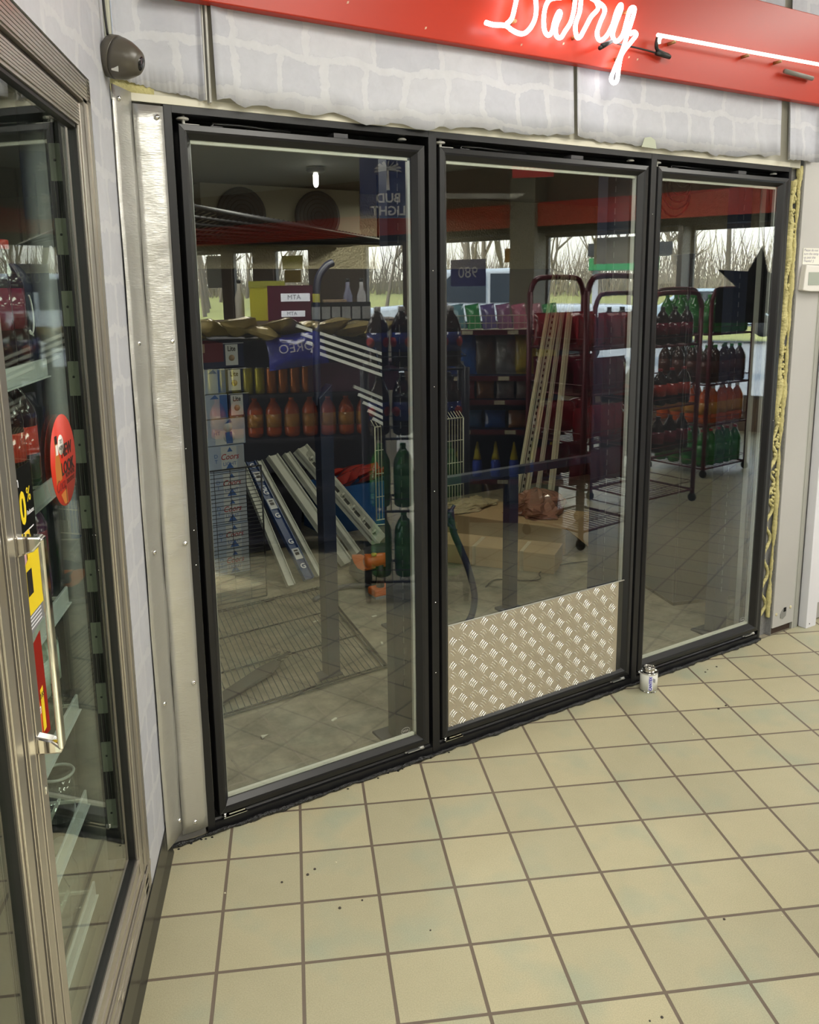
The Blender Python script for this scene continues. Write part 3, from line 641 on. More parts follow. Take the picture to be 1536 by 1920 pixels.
# ================================================================== CORNER: dome camera, conduit, cable
cm_ = thing('security_camera', 'dark brown dome security camera with white sticker in the corner above the metal plates', 'security camera', 'G', (XL+.02, -.235, 2.10))
ax = Vector((1, -.30, -.30)).normalized(); c_ = Vector((XL+.008, -.232, 2.112))
b = MB(); b.lathe([(.040, 0), (.046, .004), (.0475, .022), (.046, .024)], c_, 28, ax); part('base_ring', b, mat('bronze_plastic', (.085, .075, .06), .33), cm_)
b = MB(); b.lathe([(.0465, .024), (.0455, .034), (.041, .052), (.036, .062), (.035, .064), (.026, .078), (.018, .083), (.0, .084)], c_, 28, ax); part('turret', b, mat('bronze_plastic', (.085, .075, .06)), cm_)
b = MB(); b.lathe([(.016, 0), (.016, .003), (.011, .005), (0, .006)], c_+ax*.080, 18, ax); part('lens', b, mat('dark_lens', (.01, .01, .012), .08), cm_)
sk = c_+ax*.012+Vector((.01, -.0405, -.028)); b = MB(); b.obox(sk, Vector((.008, -.0018, -.002)), Vector((0, -.0008, .0003)), Vector((.001, -.004, .0115))); part('sticker', b, mat('sticker_white', (.6, .6, .58), .6), cm_)
b = MB(); b.tube(smoothpath([(XL+.012, -.255, CEIL), (XL+.012, -.255, 2.5), (XL+.011, -.258, 2.25), (XL+.014, -.252, 2.15)]), .003, 6); solo('camera_cable', b, RUBBER, 'thin black cable rising from the dome camera along the corner', 'cable', 'G', org=(XL+.01, -.25, 2.15))
b = MB(); b.box((XL, -.215, 2.075), (XL+.014, -.198, CEIL)); solo('conduit_strip', b, mat('beige_plastic', (.50, .50, .40), .5), 'beige plastic conduit strip in the corner behind the dome camera', 'conduit', 'G', org=(XL, -.2, 2.07), bev=.002)

# ================================================================== CAN ON THE FLOOR, DEBRIS
cx, cy, cz = 1.585, .590, 0
cn = thing('glue_can', 'small white metal can of cement with blue lettering standing beside the door post', 'can', 'G', (cx, cy, 0))
b = MB(); b.lathe([(.0335, .0), (.0345, .001), (.0345, .003), (.0335, .004), (.0333, .076), (.0345, .077), (.0345, .080), (.033, .081), (.031, .079), (.0, .079)], (cx, cy, cz), 32); part('body', b, CHROME, cn)
b = MB(); b.lathe([(.0338, .006), (.0338, .074)], (cx, cy, cz), 32); part('wrap_label', b, mat('can_label', (.70, .69, .62), .5), cn)
b = MB(); b.lathe([(.0225, .0795), (.0235, .083), (.0222, .087), (.0235, .090), (.0222, .093), (.0228, .097), (.020, .099), (.019, .0965), (.010, .0965), (.008, .098), (0, .098)], (cx, cy, cz), 28); part('screw_cap', b, mat('tin', (.55, .53, .48), .22, .95), cn)
va = math.atan2(-2.3716-cy, .2317-cx); R0 = Euler((PI/2, 0, va+PI/2)).to_matrix().to_4x4()
blue = mat('print_blue', (.05, .04, .42), .5)
wh = mat('label_white', (.8, .8, .85), .5)
def onca(a, z, r=.0341): return Vector((cx+r*math.cos(va+a), cy+r*math.sin(va+a), z))
b = MB(); n_ = 6
for i in range(n_):
    a0, a1 = -.22+.52*i/n_+.18, -.22+.52*(i+1)/n_+.18
    b.add([onca(a0, .012), onca(a1, .012), onca(a1, .070), onca(a0, .070)], [(0, 1, 2, 3)])
part('label_stripe', b, wh, cn)
o = text('lettering', 'CANTEX', .0145, blue, cn, tuple(onca(.22, .041, .0346)), (PI/2, -PI/2, va+PI/2+.22), .0002, 'CENTER', 1.02, 0, .0006)
for i in range(5):
    b = MB(); b.obox(onca(.52+.06*i, .055-.001*i, .0342), (-math.sin(va+.5)*.0012, math.cos(va+.5)*.0012, 0), (0, 0, .008), (.0001, .0001, 0)); part('small_print', b, mat('print_grey', (.3, .3, .32), .6), cn)
random.seed(21); deb = mat('crumb', (.62, .58, .40), .9); ddk = mat('dark_crumb', (.06, .05, .04), .9)
SPOTS = [(1.41, -.63, 0), (1.0, -.93, 0), (.36, -.42, 1), (.30, -.44, 1), (1.26, -.62, 1), (.52, -.55, 1), (.15, -.32, 1), (1.95, -.30, 0), (1.55, .30, 0), (1.78, .40, 1), (1.82, .42, 1), (.95, -.88, 1), (.98, -.875, 1), (1.60, .24, 0), (2.1, .5, 0), (.30, -.26, 0), (1.46, -.80, 0), (.0, -.34, 0), (1.9, .72, 1), (1.95, .74, 1), (1.88, .70, 1), (.22, -.30, 1), (.24, -.28, 1)]
for i, (x, y, dk) in enumerate(SPOTS):
    r = random.uniform(.0025, .0045); b = MB(); k = 6
    b.lathe([(r, 0), (r*.9, r*.5), (0, r*.7)], (0, 0, 0), 6)
    solo('crumb', b, ddk if dk else deb, 'dark crumb of dirt lying on the tiled floor' if dk else 'pale crumb of grout lying on the tiled floor', 'crumb', 'G', (x, y, 0), random.random()*6, 'dark crumbs on the floor' if dk else 'pale crumbs on the floor', absf=False)

# ================================================================== LEFT REACH-IN COOLER (plane x = -.17, opening towards +x)
FX = XL-.003
rc = thing('reach_in_cooler', 'aluminium framed reach-in drinks cooler facing the tiled floor', 'drinks cooler', 'G', (XL, -1.2, .105))
Y0, Y1, ZB, ZT = -2.62, -.417, .108, 2.012
def ribs(b, along, a0, a1, c0, c1, n, x0, d=.0028):
    # fluted face: n ribs between c0..c1, running a0..a1 along 'y' or 'z'
    w = (c1-c0)/n; d = .0026
    for i in range(n):
        q0 = c0+w*i+w*.12; q1 = c0+w*(i+1)-w*.12
        if along == 'y': b.box((x0, a0, q0), (x0+d, a1, q1))
        else: b.box((x0, q0, a0), (x0+d, q1, a1))
o_ = MB(); o_.box((XL-.08, Y0, ZT-.05), (FX, Y1, ZT)); ribs(o_, 'y', Y0, Y1, ZT-.046, ZT-.002, 6, FX); part('top_frame', o_, ALU, rc)
o_ = MB(); o_.box((XL-.045, Y1-.058, ZB), (FX, Y1, ZT)); ribs(o_, 'z', ZB, ZT, Y1-.030, Y1-.002, 4, FX); part('side_frame', o_, ALU, rc)
o_ = MB(); o_.box((XL-.08, Y0, ZB), (FX, Y1, ZB+.075)); o_.box((FX, Y0, ZB+.058), (FX+.004, Y1, ZB+.070)); o_.box((FX, Y0, ZB+.004), (FX+.003, Y1, ZB+.012)); o_.box((FX, Y0, ZB+.030), (FX+.002, Y1, ZB+.034)); part('bottom_frame', o_, ALU, rc)
random.seed(8)
for i in range(14):
    y = random.uniform(-1.0, -.44); z = ZB+random.uniform(.012, .055); o_ = MB(); o_.obox((FX+.0012, y, z), (0, random.uniform(.004, .02), 0), (0, 0, random.uniform(.001, .003)), (.0004, 0, 0))
    part('corrosion_stain', o_, mat('oxidised_spots', (.52, .47, .36), .8), rc)
o_ = MB(); o_.box((XL-.085, Y0, ZT-.062), (XL-.012, Y1-.05, ZT-.05)); o_.box((XL-.085, -1.203, ZB+.075), (XL-.02, -1.187, ZT-.05)); part('gap_seal', o_, mat('dark_bronze', (.06, .05, .04), .5, .3), rc)
# liner
L0 = -1.15
o_ = MB(); o_.box((L0, Y0, ZB), (XL-.08, -.30, ZB+.03)); part('liner_floor', o_, mat('liner_grey', (.30, .31, .29), .5), rc)
o_ = MB(); o_.box((L0, Y0, ZT), (XL-.08, -.30, ZT+.03)); part('liner_top', o_, mat('liner_dark', (.10, .10, .10), .6), rc)
o_ = MB(); o_.box((L0-.03, Y0, ZB), (L0, -.30, ZT+.03)); part('liner_back', o_, mat('liner_dark', (.10, .10, .10)), rc)
o_ = MB(); o_.box((L0, -.30, ZB), (XL-.08, -.27, ZT)); part('liner_end', o_, mat('liner_dark', (.10, .10, .10)), rc); o_ = MB(); o_.box((L0, Y0-.03, ZB), (XL-.08, Y0, ZT)); part('liner_end', o_, mat('liner_dark', (.10, .10, .10)), rc)
o_ = MB(); o_.lathe([(.024, 0), (.024, 1.80)], (-.252, -.585, .15), 16); part('reflection_post', o_, mat('band_grey', (.20, .20, .205), .45, .1), rc)  # post added to stand in for a soft grey reflected band
def cdoor(y0, y1, lbl, vis=True):
    z0, z1 = .198, 1.948; gy0, gy1, gz0, gz1 = y0+.070, y1-.042, .260, 1.906
    t = thing('cooler_door', lbl, 'cooler door', 'G', (XL, y0, z0), 0, 'reach-in cooler doors')
    x0, x1 = XL-.034, XL-.004
    b = MB(); b.box((x0, y0, gz1), (x1, y1, z1)); ribs(b, 'y', y0, y1, gz1+.006, z1-.001, 6, x1); part('top_rail', b, ALU, t)
    b = MB(); b.box((x0, y0, z0), (x1, y1, gz0)); b.box((x1, y0, gz0-.012), (x1+.003, y1, gz0-.002)); b.box((x1, y0, z0+.004), (x1+.003, y1, z0+.02)); part('bottom_rail', b, ALU, t)
    b = MB(); b.box((x0, y0, gz0), (x1, gy0, gz1)); b.box((x1, y0+.002, z0), (x1+.004, y0+.026, z1)); b.box((x1, y0+.030, z0), (x1+.003, y0+.036, z1)); b.box((x1, y0+.040, z0), (x1+.004, gy0-.003, z1)); part('handle_stile', b, ALU, t, bev=.0012)
    b = MB(); b.box((x0, gy1, gz0), (x1, y1, gz1)); b.box((x1, gy1+.006, z0), (x1+.004, y1-.008, z1)); part('hinge_stile', b, ALU, t, bev=.0012)
    b = MB(); e = .008
    for a, c_ in (((x0+.004, gy0, gz0), (x1-.004, gy0+e, gz1)), ((x0+.004, gy1-e, gz0), (x1-.004, gy1, gz1)), ((x0+.004, gy0, gz0), (x1-.004, gy1, gz0+e)), ((x0+.004, gy0, gz1-e), (x1-.004, gy1, gz1))): b.box(a, c_)
    part('gasket', b, RUBBER, t)
    b = MB(); b.box((x1-.016, gy0, gz0), (x1-.012, gy1, gz1)); part('glass', b, COOLGLASS, t)
    # chrome pull handle
    hy = y0+.045
    b = MB()
    for hz, sg in ((1.222, 1), (.905, -1)):
        b.prism([(x1+.002, hz-.020), (x1+.026, hz-.012), (x1+.040, hz+.002), (x1+.038, hz+.010), (x1+.002, hz+.012)] if sg > 0 else [(x1+.002, hz-.012), (x1+.038, hz-.012), (x1+.040, hz-.004), (x1+.026, hz+.010), (x1+.002, hz+.018)], hy-.010, hy+.010)
    b.obox((x1+.037, hy, 1.064), (.0042, 0, 0), (0, .0095, 0), (0, 0, .166))
    part('handle', b, CHROME, t, bev=.003)
    b = MB(); b.lathe([(.009, 0), (.009, .003), (.006, .0045), (0, .0045)], (x1, y0+.056, .823), 16, (1, 0, 0)); b.box((x1+.0045, y0+.054, .817), (x1+.0055, y0+.058, .829)); part('lock', b, CHROME, t)
    return t
cd = cdoor(-1.188, -.490, 'aluminium cooler door whose glass carries the round red sticker and posters')
cd2 = cdoor(-1.902, -1.202, 'aluminium cooler door with green-tinged glass, next to the stile with the handle')
# LED modules on the inner side of the frame
led = thing('led_strip', 'chain of pale LED modules joined by thin wires inside the cooler beside the hinge side', 'LED strip', 'G', (-.247, -.437, .3))
GR = mat('led_body', (.50, .53, .38), .5, emis=(.8, .85, .6), estr=.05)
b = MB()
for dy in (-.005, .004): b.tube([(-.247+.0015*math.sin(k*2.1), -.441, 1.94-k*.0245)if 0 else (-.247+dy, -.4415-.0012*math.sin(k*1.3), 1.94-k*.0253) for k in range(66)], .0008, 5)
part('wires', b, mat('thin_wire', (.45, .44, .38), .5), led)
for k in range(-2, 9):
    z = 1.543-.152*k
    b = MB(); b.box((-.258, -.443, z-.038), (-.236, -.437, z+.038)); part('led_module', b, GR, led, bev=.001)
    b = MB(); b.lathe([(.003, 0), (.002, .001)], (-.247, -.443, z+.004), 8, (0, -1, 0)); part('led_dot', b, mat('dark_dot', (.05, .05, .04)), led)
b = MB(); b.box((-.268, -.436, .2), (-.222, -.425, 1.97)); part('led_channel', b, mat('dark_channel', (.06, .06, .06), .5), led)
# shelves with clear price lips
SHZ = [1.44, 1.205, .967, .725, .500, .275]
for i, z in enumerate(SHZ):
    nm = ['topmost', 'second from the top', 'third, level with the door handle', 'fourth, under the clear bottle', 'fifth, holding rings and lids', 'lowest'][i]
    t = thing('cooler_shelf', 'pale cooler shelf with clear front lip, %s' % nm, 'shelf', 'G', (-.5, -.9, z-.02), 0, 'shelves in the reach-in cooler')
    b = MB()
    for k in range(12): b.box((-.262-k*.05, -2.5, z-.012), (-.256-k*.05, -.625, z-.006))
    for k in range(6): b.box((-.85, -2.5+k*.374, z-.018), (-.256, -2.494+k*.374, z-.012))
    part('wires', b, OFFW, t)
    b = MB(); b.box((-.256, -2.5, z-.024), (-.250, -.625, z+.010)); b.box((-.256, -2.5, z-.027), (-.244, -.625, z-.024)); part('front_lip', b, mat('milky_plastic', (.48, .50, .50), .3), t, bev=.002)
    b = MB(); b.box((-.86, -.626, z-.022), (-.256, -.622, z+.02)); part('end_plate', b, CLEARPL, t)
def bottle(name, label, body, lab, cap, H=.235, R=.036, clear=False, labz=(.30, .62), group=None, n=18):
    t = thing(name, label, 'bottle', 'G', (0, 0, 0), 0, group)
    bm = MB(); bm.lathe([(R*.75, 0), (R*.96, .006), (R, .016), (R, H*.28), (R*.96, H*.31), (R*.96, H*.61), (R, H*.64), (R*.9, H*.72), (R*.55, H*.83), (.0135, H*.89), (.0135, H*.95)], (0, 0, 0), n)
    part('bottle_body', bm, body, t, False)
    bm = MB(); bm.lathe([(R*.972, H*labz[0]), (R*.972, H*labz[1])], (0, 0, 0), n); part('bottle_label', bm, lab, t, False)
    bm = MB(); bm.lathe([(.0145, H*.925), (.0155, H*.93), (.0155, H*.992), (.013, H)], (0, 0, 0), 12); part('cap', bm, cap, t, False)
    return t
def pl(nm, c, r=.12, **k): return mat(nm, c, r, coat=.3, **k)
COLA = pl('cola', (.022, .008, .006)); DKRED = pl('dark_red_label', (.16, .012, .03)); REDL = pl('red_label', (.45, .04, .02)); ORNG = pl('orange_drink', (.60, .10, .01))
GRN = pl('green_bottle', (.02, .14, .02)); BLUEL = pl('blue_label', (.02, .04, .24)); WCAP = mat('white_cap', (.62, .62, .62), .4); BCAP = mat('black_cap', (.012, .012, .012), .35); GCAP = mat('green_cap', (.03, .30, .05), .35)
GREYC = mat('grey_cap', (.22, .25, .28), .4); LCLEAR = glass_mat('clear_bottle', (.72, .78, .74), .10); PURP = pl('grape_drink', (.06, .012, .05)); YEL = pl('yellow_label', (.62, .50, .03)); REDCAP = mat('red_cap', (.45, .02, .02), .4)
kinds = [
 (0, bottle('soda_bottle', 'dark red labelled soda bottle in the row on the topmost cooler shelf', COLA, DKRED, REDCAP, group='dark red bottles on the topmost cooler shelf')),
 (1, bottle('soda_bottle', 'orange-red labelled bottle with black cap on the second cooler shelf', COLA, REDL, BCAP, .215, .036, labz=(.12, .55), group='black capped bottles on the second cooler shelf')),
 (2, bottle('soda_bottle', 'purple-brown soda bottle on the third cooler shelf, behind the hanging posters', PURP, DKRED, BCAP, group='purple-brown bottles on the third cooler shelf')),
 (3, bottle('soda_bottle', 'clear bottle with grey cap and pale label on the fourth cooler shelf', LCLEAR, mat('mint_label', (.42, .50, .45), .5), GREYC, group='clear bottles on the fourth cooler shelf')),
 (4, bottle('soda_bottle', 'dark cola bottle on the fifth cooler shelf', COLA, mat('dark_label', (.03, .03, .04), .4), BCAP, .215, group='dark bottles on the fifth cooler shelf')),
]
for si, b0 in kinds:
    z = SHZ[si]+.0005; first = True
    for cx_ in (-.302, -.385, -.468):
        for cy_ in (-.672, -.752, -.832):
            if first: b0.location = (cx_, cy_, z); first = False
            else: dup(b0, (cx_+random.uniform(-.003, .003), cy_, z), random.random()*6)
# swirl on the front soda bottles, orange bottle beside the clear one
for k, (cy_) in enumerate((-.672, -.752)):
    ob = bottle('soda_bottle', 'small orange drink bottle behind the clear one on the fourth cooler shelf', ORNG, mat('orange_label', (.55, .22, .06), .5), REDCAP, .20, .033) if k == 0 else None
    if ob: ob.location = (-.302, -.905, SHZ[3]+.0005)
sw = MB(); sw.tube(smoothpath([(-.264, -.655+.016*math.sin(a), 1.545-.0085*a+.028*math.cos(a)*(1-a/9)) for a in [k*.55 for k in range(13)]]), .0018, 5)
solo('swirl_mark', sw, mat('white_print', (.7, .7, .7), .5), 'white looping swirl printed on the front dark red bottle label', 'print', 'G', org=(-.264, -.66, 1.5))
# ring holders (clear plastic) on the fifth shelf, white lids on the lowest
rb = thing('ring_holder', 'clear plastic ring holder empty on the fifth cooler shelf', 'holder', 'G', (-.30, -.67, .5), 0, 'empty plastic ring holders')
b = MB(); b.tube([(.036*math.cos(a*PI/12), .036*math.sin(a*PI/12), .11) for a in range(24)], .0035, 6, False, True); part('ring', b, mat('milky_ring', (.42, .44, .42), .3), rb, False)
b = MB(); b.lathe([(.034, .0), (.036, .10)], (0, 0, 0), 18); part('sleeve', b, CLEARPL, rb, False)
rb.location = (-.285, -.70, SHZ[4]+.0); rb.scale = (.9, .9, .9)
for o in list(C.objects):
    if o.name.startswith('soda_bottle') and o.parent is None and abs(o.location.z-SHZ[4]-.0005) < .002 and o.location.x > -.34 and o.location.y > -.78: bpy.data.objects.remove(o, do_unlink=True)
for o in [o for o in C.objects if o.parent is None and o.name.startswith(('bottle_body', 'bottle_label', 'cap'))]: bpy.data.objects.remove(o, do_unlink=True)
lid0 = None
for k in range(3):
    if lid0 is None:
        lid0 = thing('water_bottle', 'clear water bottle with milky white lid on the lowest cooler shelf', 'bottle', 'G', (-.262-.0, -.735, SHZ[5]), 0, 'white lidded bottles on the lowest cooler shelf')
        b = MB(); b.lathe([(.026, 0), (.030, .01), (.030, .10), (.016, .135), (.013, .15)], (0, 0, 0), 16); part('bottle_body', b, CLEARPL, lid0, False)
        b = MB(); b.lathe([(.0155, .146), (.0165, .15), (.0165, .166), (.012, .170), (.004, .168), (0, .166)], (0, 0, 0), 16); part('cap', b, mat('milky_cap', (.60, .58, .52), .5), lid0, False)
        lid0.location = (-.292, -.70, SHZ[5])
    else: dup(lid0, (-.292-.0*k, -.70-.068*k, SHZ[5]))
# ---- sticker and posters on the glass
gx = XL-.012
stk = thing('round_sticker', 'round red sticker reading NEW LOOK stuck on the cooler glass', 'sticker', 'G', (gx, -.83, 1.20))
cyS, czS, rS = -.826, 1.282, .082
b = MB(); b.lathe([(rS, 0), (rS, .0008)], (gx, cyS, czS), 48, (1, 0, 0)); part('disc', b, mat('sticker_red', (.55, .03, .012), .45), stk)
sk_ = mat('ink_black', (.02, .012, .01), .5); ox = gx+.0011
b = MB(); b.prismx([(cyS-.050, czS+.045), (cyS-.034, czS+.045), (cyS-.032, czS+.022), (cyS-.022, czS-.004), (cyS-.022, czS-.030), (cyS-.058, czS-.034), (cyS-.058, czS-.004), (cyS-.050, czS+.022)], ox-.0004, ox); part('bottle_picture', b, mat('amber_print', (.48, .16, .03), .4), stk)
b = MB(); b.box((ox, cyS-.049, czS+.036), (ox+.0004, cyS-.035, czS+.050)); part('picture_cap', b, sk_, stk)
b = MB(); b.box((ox, cyS-.047, czS+.016), (ox+.0004, cyS-.034, czS+.034)); part('picture_neck', b, mat('paper_white', (.75, .72, .68), .6), stk)
b = MB(); b.lathe([(.018, 0), (.018, .0004)], (ox, cyS-.014, czS+.030), 24, (1, 0, 0)); part('bubble', b, mat('paper_white', (.75, .72, .68)), stk)
text('lettering', 'TRY\nNOW', .011, sk_, stk, (ox+.0006, cyS-.014, czS+.030), RL, .0001, 'CENTER', .9)
text('lettering', 'NEW\nLOOK', .031, sk_, stk, (ox+.0002, cyS+.020, czS+.000), RL, .0002, 'CENTER', .98, 0, .0008)
text('lettering', 'NOW MORE\nDELICIOUS', .0115, sk_, stk, (ox+.0002, cyS+.032, czS-.036), RL, .0001, 'CENTER', .95)
text('lettering', 'Coca', .030, mat('dark_script', (.20, .01, .01), .5), stk, (ox+.0002, cyS-.034, czS-.040), (PI/2, 0, PI/2), .0001, 'CENTER', .9, .35)
b = MB(); b.prismx([(cyS-.036, czS-.056), (cyS+.002, czS-.052), (cyS+.004, czS-.079), (cyS-.018, czS-.077)], ox-.0004, ox); part('bottle_picture', b, mat('amber_print', (.48, .16, .03)), stk)
b = MB(); b.box((ox, cyS-.004, czS-.080), (ox+.0003, cyS-.0015, czS-.046)); part('line', b, sk_, stk)
po = thing('hanging_poster', 'black poster reading Earn 10% with a yellow tag at its foot, behind cooler glass', 'poster', 'G', (gx, -1.06, 1.08))
px_ = gx-.004
b = MB(); b.prismx([(-1.118, 1.316), (-1.003, 1.316), (-1.000, 1.150), (-1.115, 1.150)], px_-.0006, px_); part('sheet', b, mat('poster_black', (.012, .011, .012), .4), po)
text('lettering', 'Earn', .026, wh, po, (px_+.0004, -1.088, 1.296), RL, .0001, 'CENTER', .85, 0, .0004)
text('lettering', '10', .070, mat('poster_yellow', (.82, .62, .02), .4), po, (px_+.0004, -1.072, 1.250), RL, .0002, 'CENTER', .80, 0, .002)
text('lettering', '%', .032, mat('poster_yellow', (.82, .62, .02)), po, (px_+.0004, -1.026, 1.267), RL, .0001)
text('lettering', 'Rebates', .011, wh, po, (px_+.0004, -1.024, 1.240), RL, .0001)
b = MB(); b.obox((px_+.0003, -1.06, 1.214), (0, .045, .001), (0, 0, .001), (.0002, 0, 0)); part('rule', b, wh, po)
for y_, z_, m_, w_, h_ in ((-1.088, 1.178, 'pack_white', .012, .026), (-1.070, 1.185, 'pack_pink', .007, .024), (-1.050, 1.185, 'pack_yellow', .012, .030)):
    b = MB(); b.prismx([(y_-w_, z_+h_), (y_+w_, z_+h_), (y_+w_*.7, z_-h_), (y_-w_*.7, z_-h_)], px_+.0002, px_+.0006); part('product_picture', b, mat(m_, {'pack_white': (.72, .70, .70), 'pack_pink': (.6, .35, .38), 'pack_yellow': (.80, .55, .03)}[m_], .5), po)
b = MB(); b.prismx([(-1.118, 1.150), (-1.0, 1.195), (-1.0, 1.085), (-1.118, 1.085)], px_+.0007, px_+.0012); part('yellow_tag', b, mat('poster_yellow', (.82, .62, .02)), po)
b = MB(); b.box((px_+.0013, -1.105, 1.115), (px_+.0016, -1.08, 1.155)); b.box((px_+.0013, -1.075, 1.115), (px_+.0016, -1.05, 1.155)); part('tag_picture', b, mat('poster_black', (.012, .011, .012)), po)
b = MB(); b.prismx([(-1.118, 1.085), (-1.0, 1.085), (-1.0, 1.060), (-1.118, 1.050)], px_, px_+.0006); part('grey_foot', b, mat('poster_grey', (.18, .18, .19), .5), po)
b = MB(); [b.box((px_+.0008, -1.105, 1.062+k*.006), (px_+.001, -1.02, 1.064+k*.006)) for k in range(4)]; part('small_print', b, wh, po)
p2 = thing('hanging_poster', 'red and white soda poster with orange bottle picture behind the chrome handle', 'poster', 'G', (gx, -1.06, .90))
b = MB(); b.prismx([(-1.118, 1.030), (-1.035, 1.045), (-1.03, .870), (-1.118, .885)], px_-.0006, px_); part('sheet', b, mat('poster_red', (.60, .03, .02), .4), p2)
b = MB(); b.prismx([(-1.118, 1.030), (-1.075, 1.042), (-1.075, .988), (-1.118, .975)], px_, px_+.0005); part('white_panel', b, mat('paper_white', (.75, .72, .68)), p2)
text('lettering', 'PICK\nANY\n2', .013, mat('sticker_red', (.72, .045, .02)), p2, (px_+.0008, -1.092, 1.010), RL, .0001)
b = MB(); b.prismx([(-1.108, .970), (-1.085, .970), (-1.068, .93), (-1.070, .885), (-1.112, .890)], px_, px_+.0005); part('bottle_picture', b, mat('orange_print', (.75, .13, .02), .3), p2)  # bottle printed in plain orange
text('lettering', 'cola', .026, wh, p2, (px_+.0008, -1.088, .928), RL, .0001, 'CENTER', .9, .3)
b = MB(); b.prismx([(-1.064, .955), (-1.05, .958), (-1.05, .885), (-1.064, .885)], px_, px_+.0006); part('yellow_bar', b, mat('poster_yellow', (.82, .62, .02)), p2)
text('lettering', '2/$5', .012, sk_, p2, (px_+.0009, -1.057, .945), (PI/2, 0, PI/2), .0001)

# ================================================================== INSIDE THE STORAGE ROOM (door-wall frame: s, t, z)
def wirepanel(mb, w, h, nx, nz, r, rf, ax='z'):
    # flat wire grid in local x / y (or z) plane, corners at 0,0
    def P(a, b_, c=0): return (a, c, b_) if ax == 'z' else (a, b_, c)
    for i in range(nx+1): mb.tube([P(w*i/nx, 0), P(w*i/nx, h)], r, 5)
    for j in range(nz+1): mb.tube([P(0, h*j/nz, r*1.6), P(w, h*j/nz, r*1.6)], r*1.15, 5)
    for p, q in (((0, 0), (w, 0)), ((w, 0), (w, h)), ((w, h), (0, h)), ((0, h), (0, 0))): mb.tube([P(*p), P(*q)], rf, 6)
# shelf grid lying on the floor
t = thing('wire_shelf', 'dark wire shelf grid lying flat on the storage room floor', 'shelf', 'W', (.08, .62, .012), -.0)
b = MB()
def sk(u, v): # skewed rectangle: u across, v back
    return (u*.93+v*.20, u*.045+v*1.04, 0)
for i in range(37): p = sk(i/36, 0); q = sk(i/36, 1); b.tube([(p[0], p[1], .004), (q[0], q[1], .004)], .0022, 5)
part('wires', b, WIREBLK, t, False)
b = MB()
for v in (0, .02, .35, .68, .98, 1): p = sk(0, v); q = sk(1, v); b.tube([(p[0], p[1], -.003), (q[0], q[1], -.003)], .0038, 6)
for u in (0, .98, 1): p = sk(u, 0); q = sk(u, 1); b.tube([(p[0], p[1], -.003), (q[0], q[1], -.003)], .0042, 6)
part('rim', b, WIREBLK, t, False)
t = thing('black_bracket', 'black plastic bracket with a bright metal clip lying on the wire shelf', 'arm', 'W', (.36, .74, .022), .0)
b = MB(); b.prismz([(-.16, -.10), (-.02, -.02), (.20, .10), (.27, .17), (.25, .20), (.17, .17), (-.04, .04), (-.2, -.05)], 0, .014); part('blade', b, mat('soft_black', (.02, .02, .022), .5), t, False, bev=.003)
b = MB(); b.obox((.30, .205, .012), (.035, .025, 0), (-.006, .009, 0), (0, 0, .006)); b.obox((.27, .235, .014), (.03, .022, 0), (-.004, .006, 0), (0, 0, .004)); part('clip', b, CHROME, t, False)
# dark posts and frame
t = thing('steel_post', 'dark square steel post with welded foot standing on the wire shelf', 'post', 'W', (.77, .715, .019))
b = MB(); b.prism([(-.028, .008), (.028, .008), (.028, 1.20), (-.028, 1.15)], -.028, .028); b.tube(smoothpath([(-.022, 0, 1.12), (-.022, 0, 1.3), (-.014, 0, 1.52), (-.004, 0, 1.60), (.03, 0, 1.645), (.06, 0, 1.66)]), .015, 8); part('tube', b, NAVY, t, False, bev=.002)
b = MB(); b.prismz([(-.07, -.03), (.035, -.035), (.035, .035), (-.055, .03)], 0, .009); part('foot', b, NAVY, t, False)
t = thing('shelf_frame', 'dark steel table frame with a long top rail crossing behind the middle door', 'frame', 'W', (1.86, .9, 0))
b = MB(); b.box((1.33, .885, .690), (2.85, .925, .728)); part('rail', b, NAVY, t, bev=.002)
b = MB(); b.box((1.832, .88, .012), (1.886, .93, .69)); part('leg', b, NAVY, t)
b = MB(); b.box((2.77, .88, .012), (2.82, .93, .69)); part('leg', b, NAVY, t)
b = MB(); b.box((1.34, .88, .0), (1.39, .93, .69)); part('leg', b, NAVY, t)
b = MB(); b.box((1.80, .86, 0), (1.92, .95, .012)); b.box((2.74, .86, 0), (2.85, .95, .012)); part('foot', b, NAVY, t)
for s0, s1, lb in ((.738, .86, 'beside the galvanised plates'), (1.692, 1.83, 'with the kick panel'), (2.44, 2.53, 'beside the yellow foam')):
    t = thing('rack_upright', 'dark slotted rack upright inside the glass door %s' % lb, 'rack upright', 'W', (s0, .16, 0))
    b = MB(); z1 = 2.19
    b.box((s0, .15, .008), (s1, .20, z1)); part('column', b, NAVY, t)
    b = MB(); b.box((s0-.045, .13, 0), (s1, .24, .008)); part('foot_plate', b, NAVY, t)
    b = MB()
    for k in range(46): b.box((s0+.036, .1485, .20+k*.040), (s0+.040, .15, .222+k*.040))
    part('slots', b, mat('slot_grey', (.18, .18, .20), .3, .7), t)  # slots drawn in a lighter grey than the column
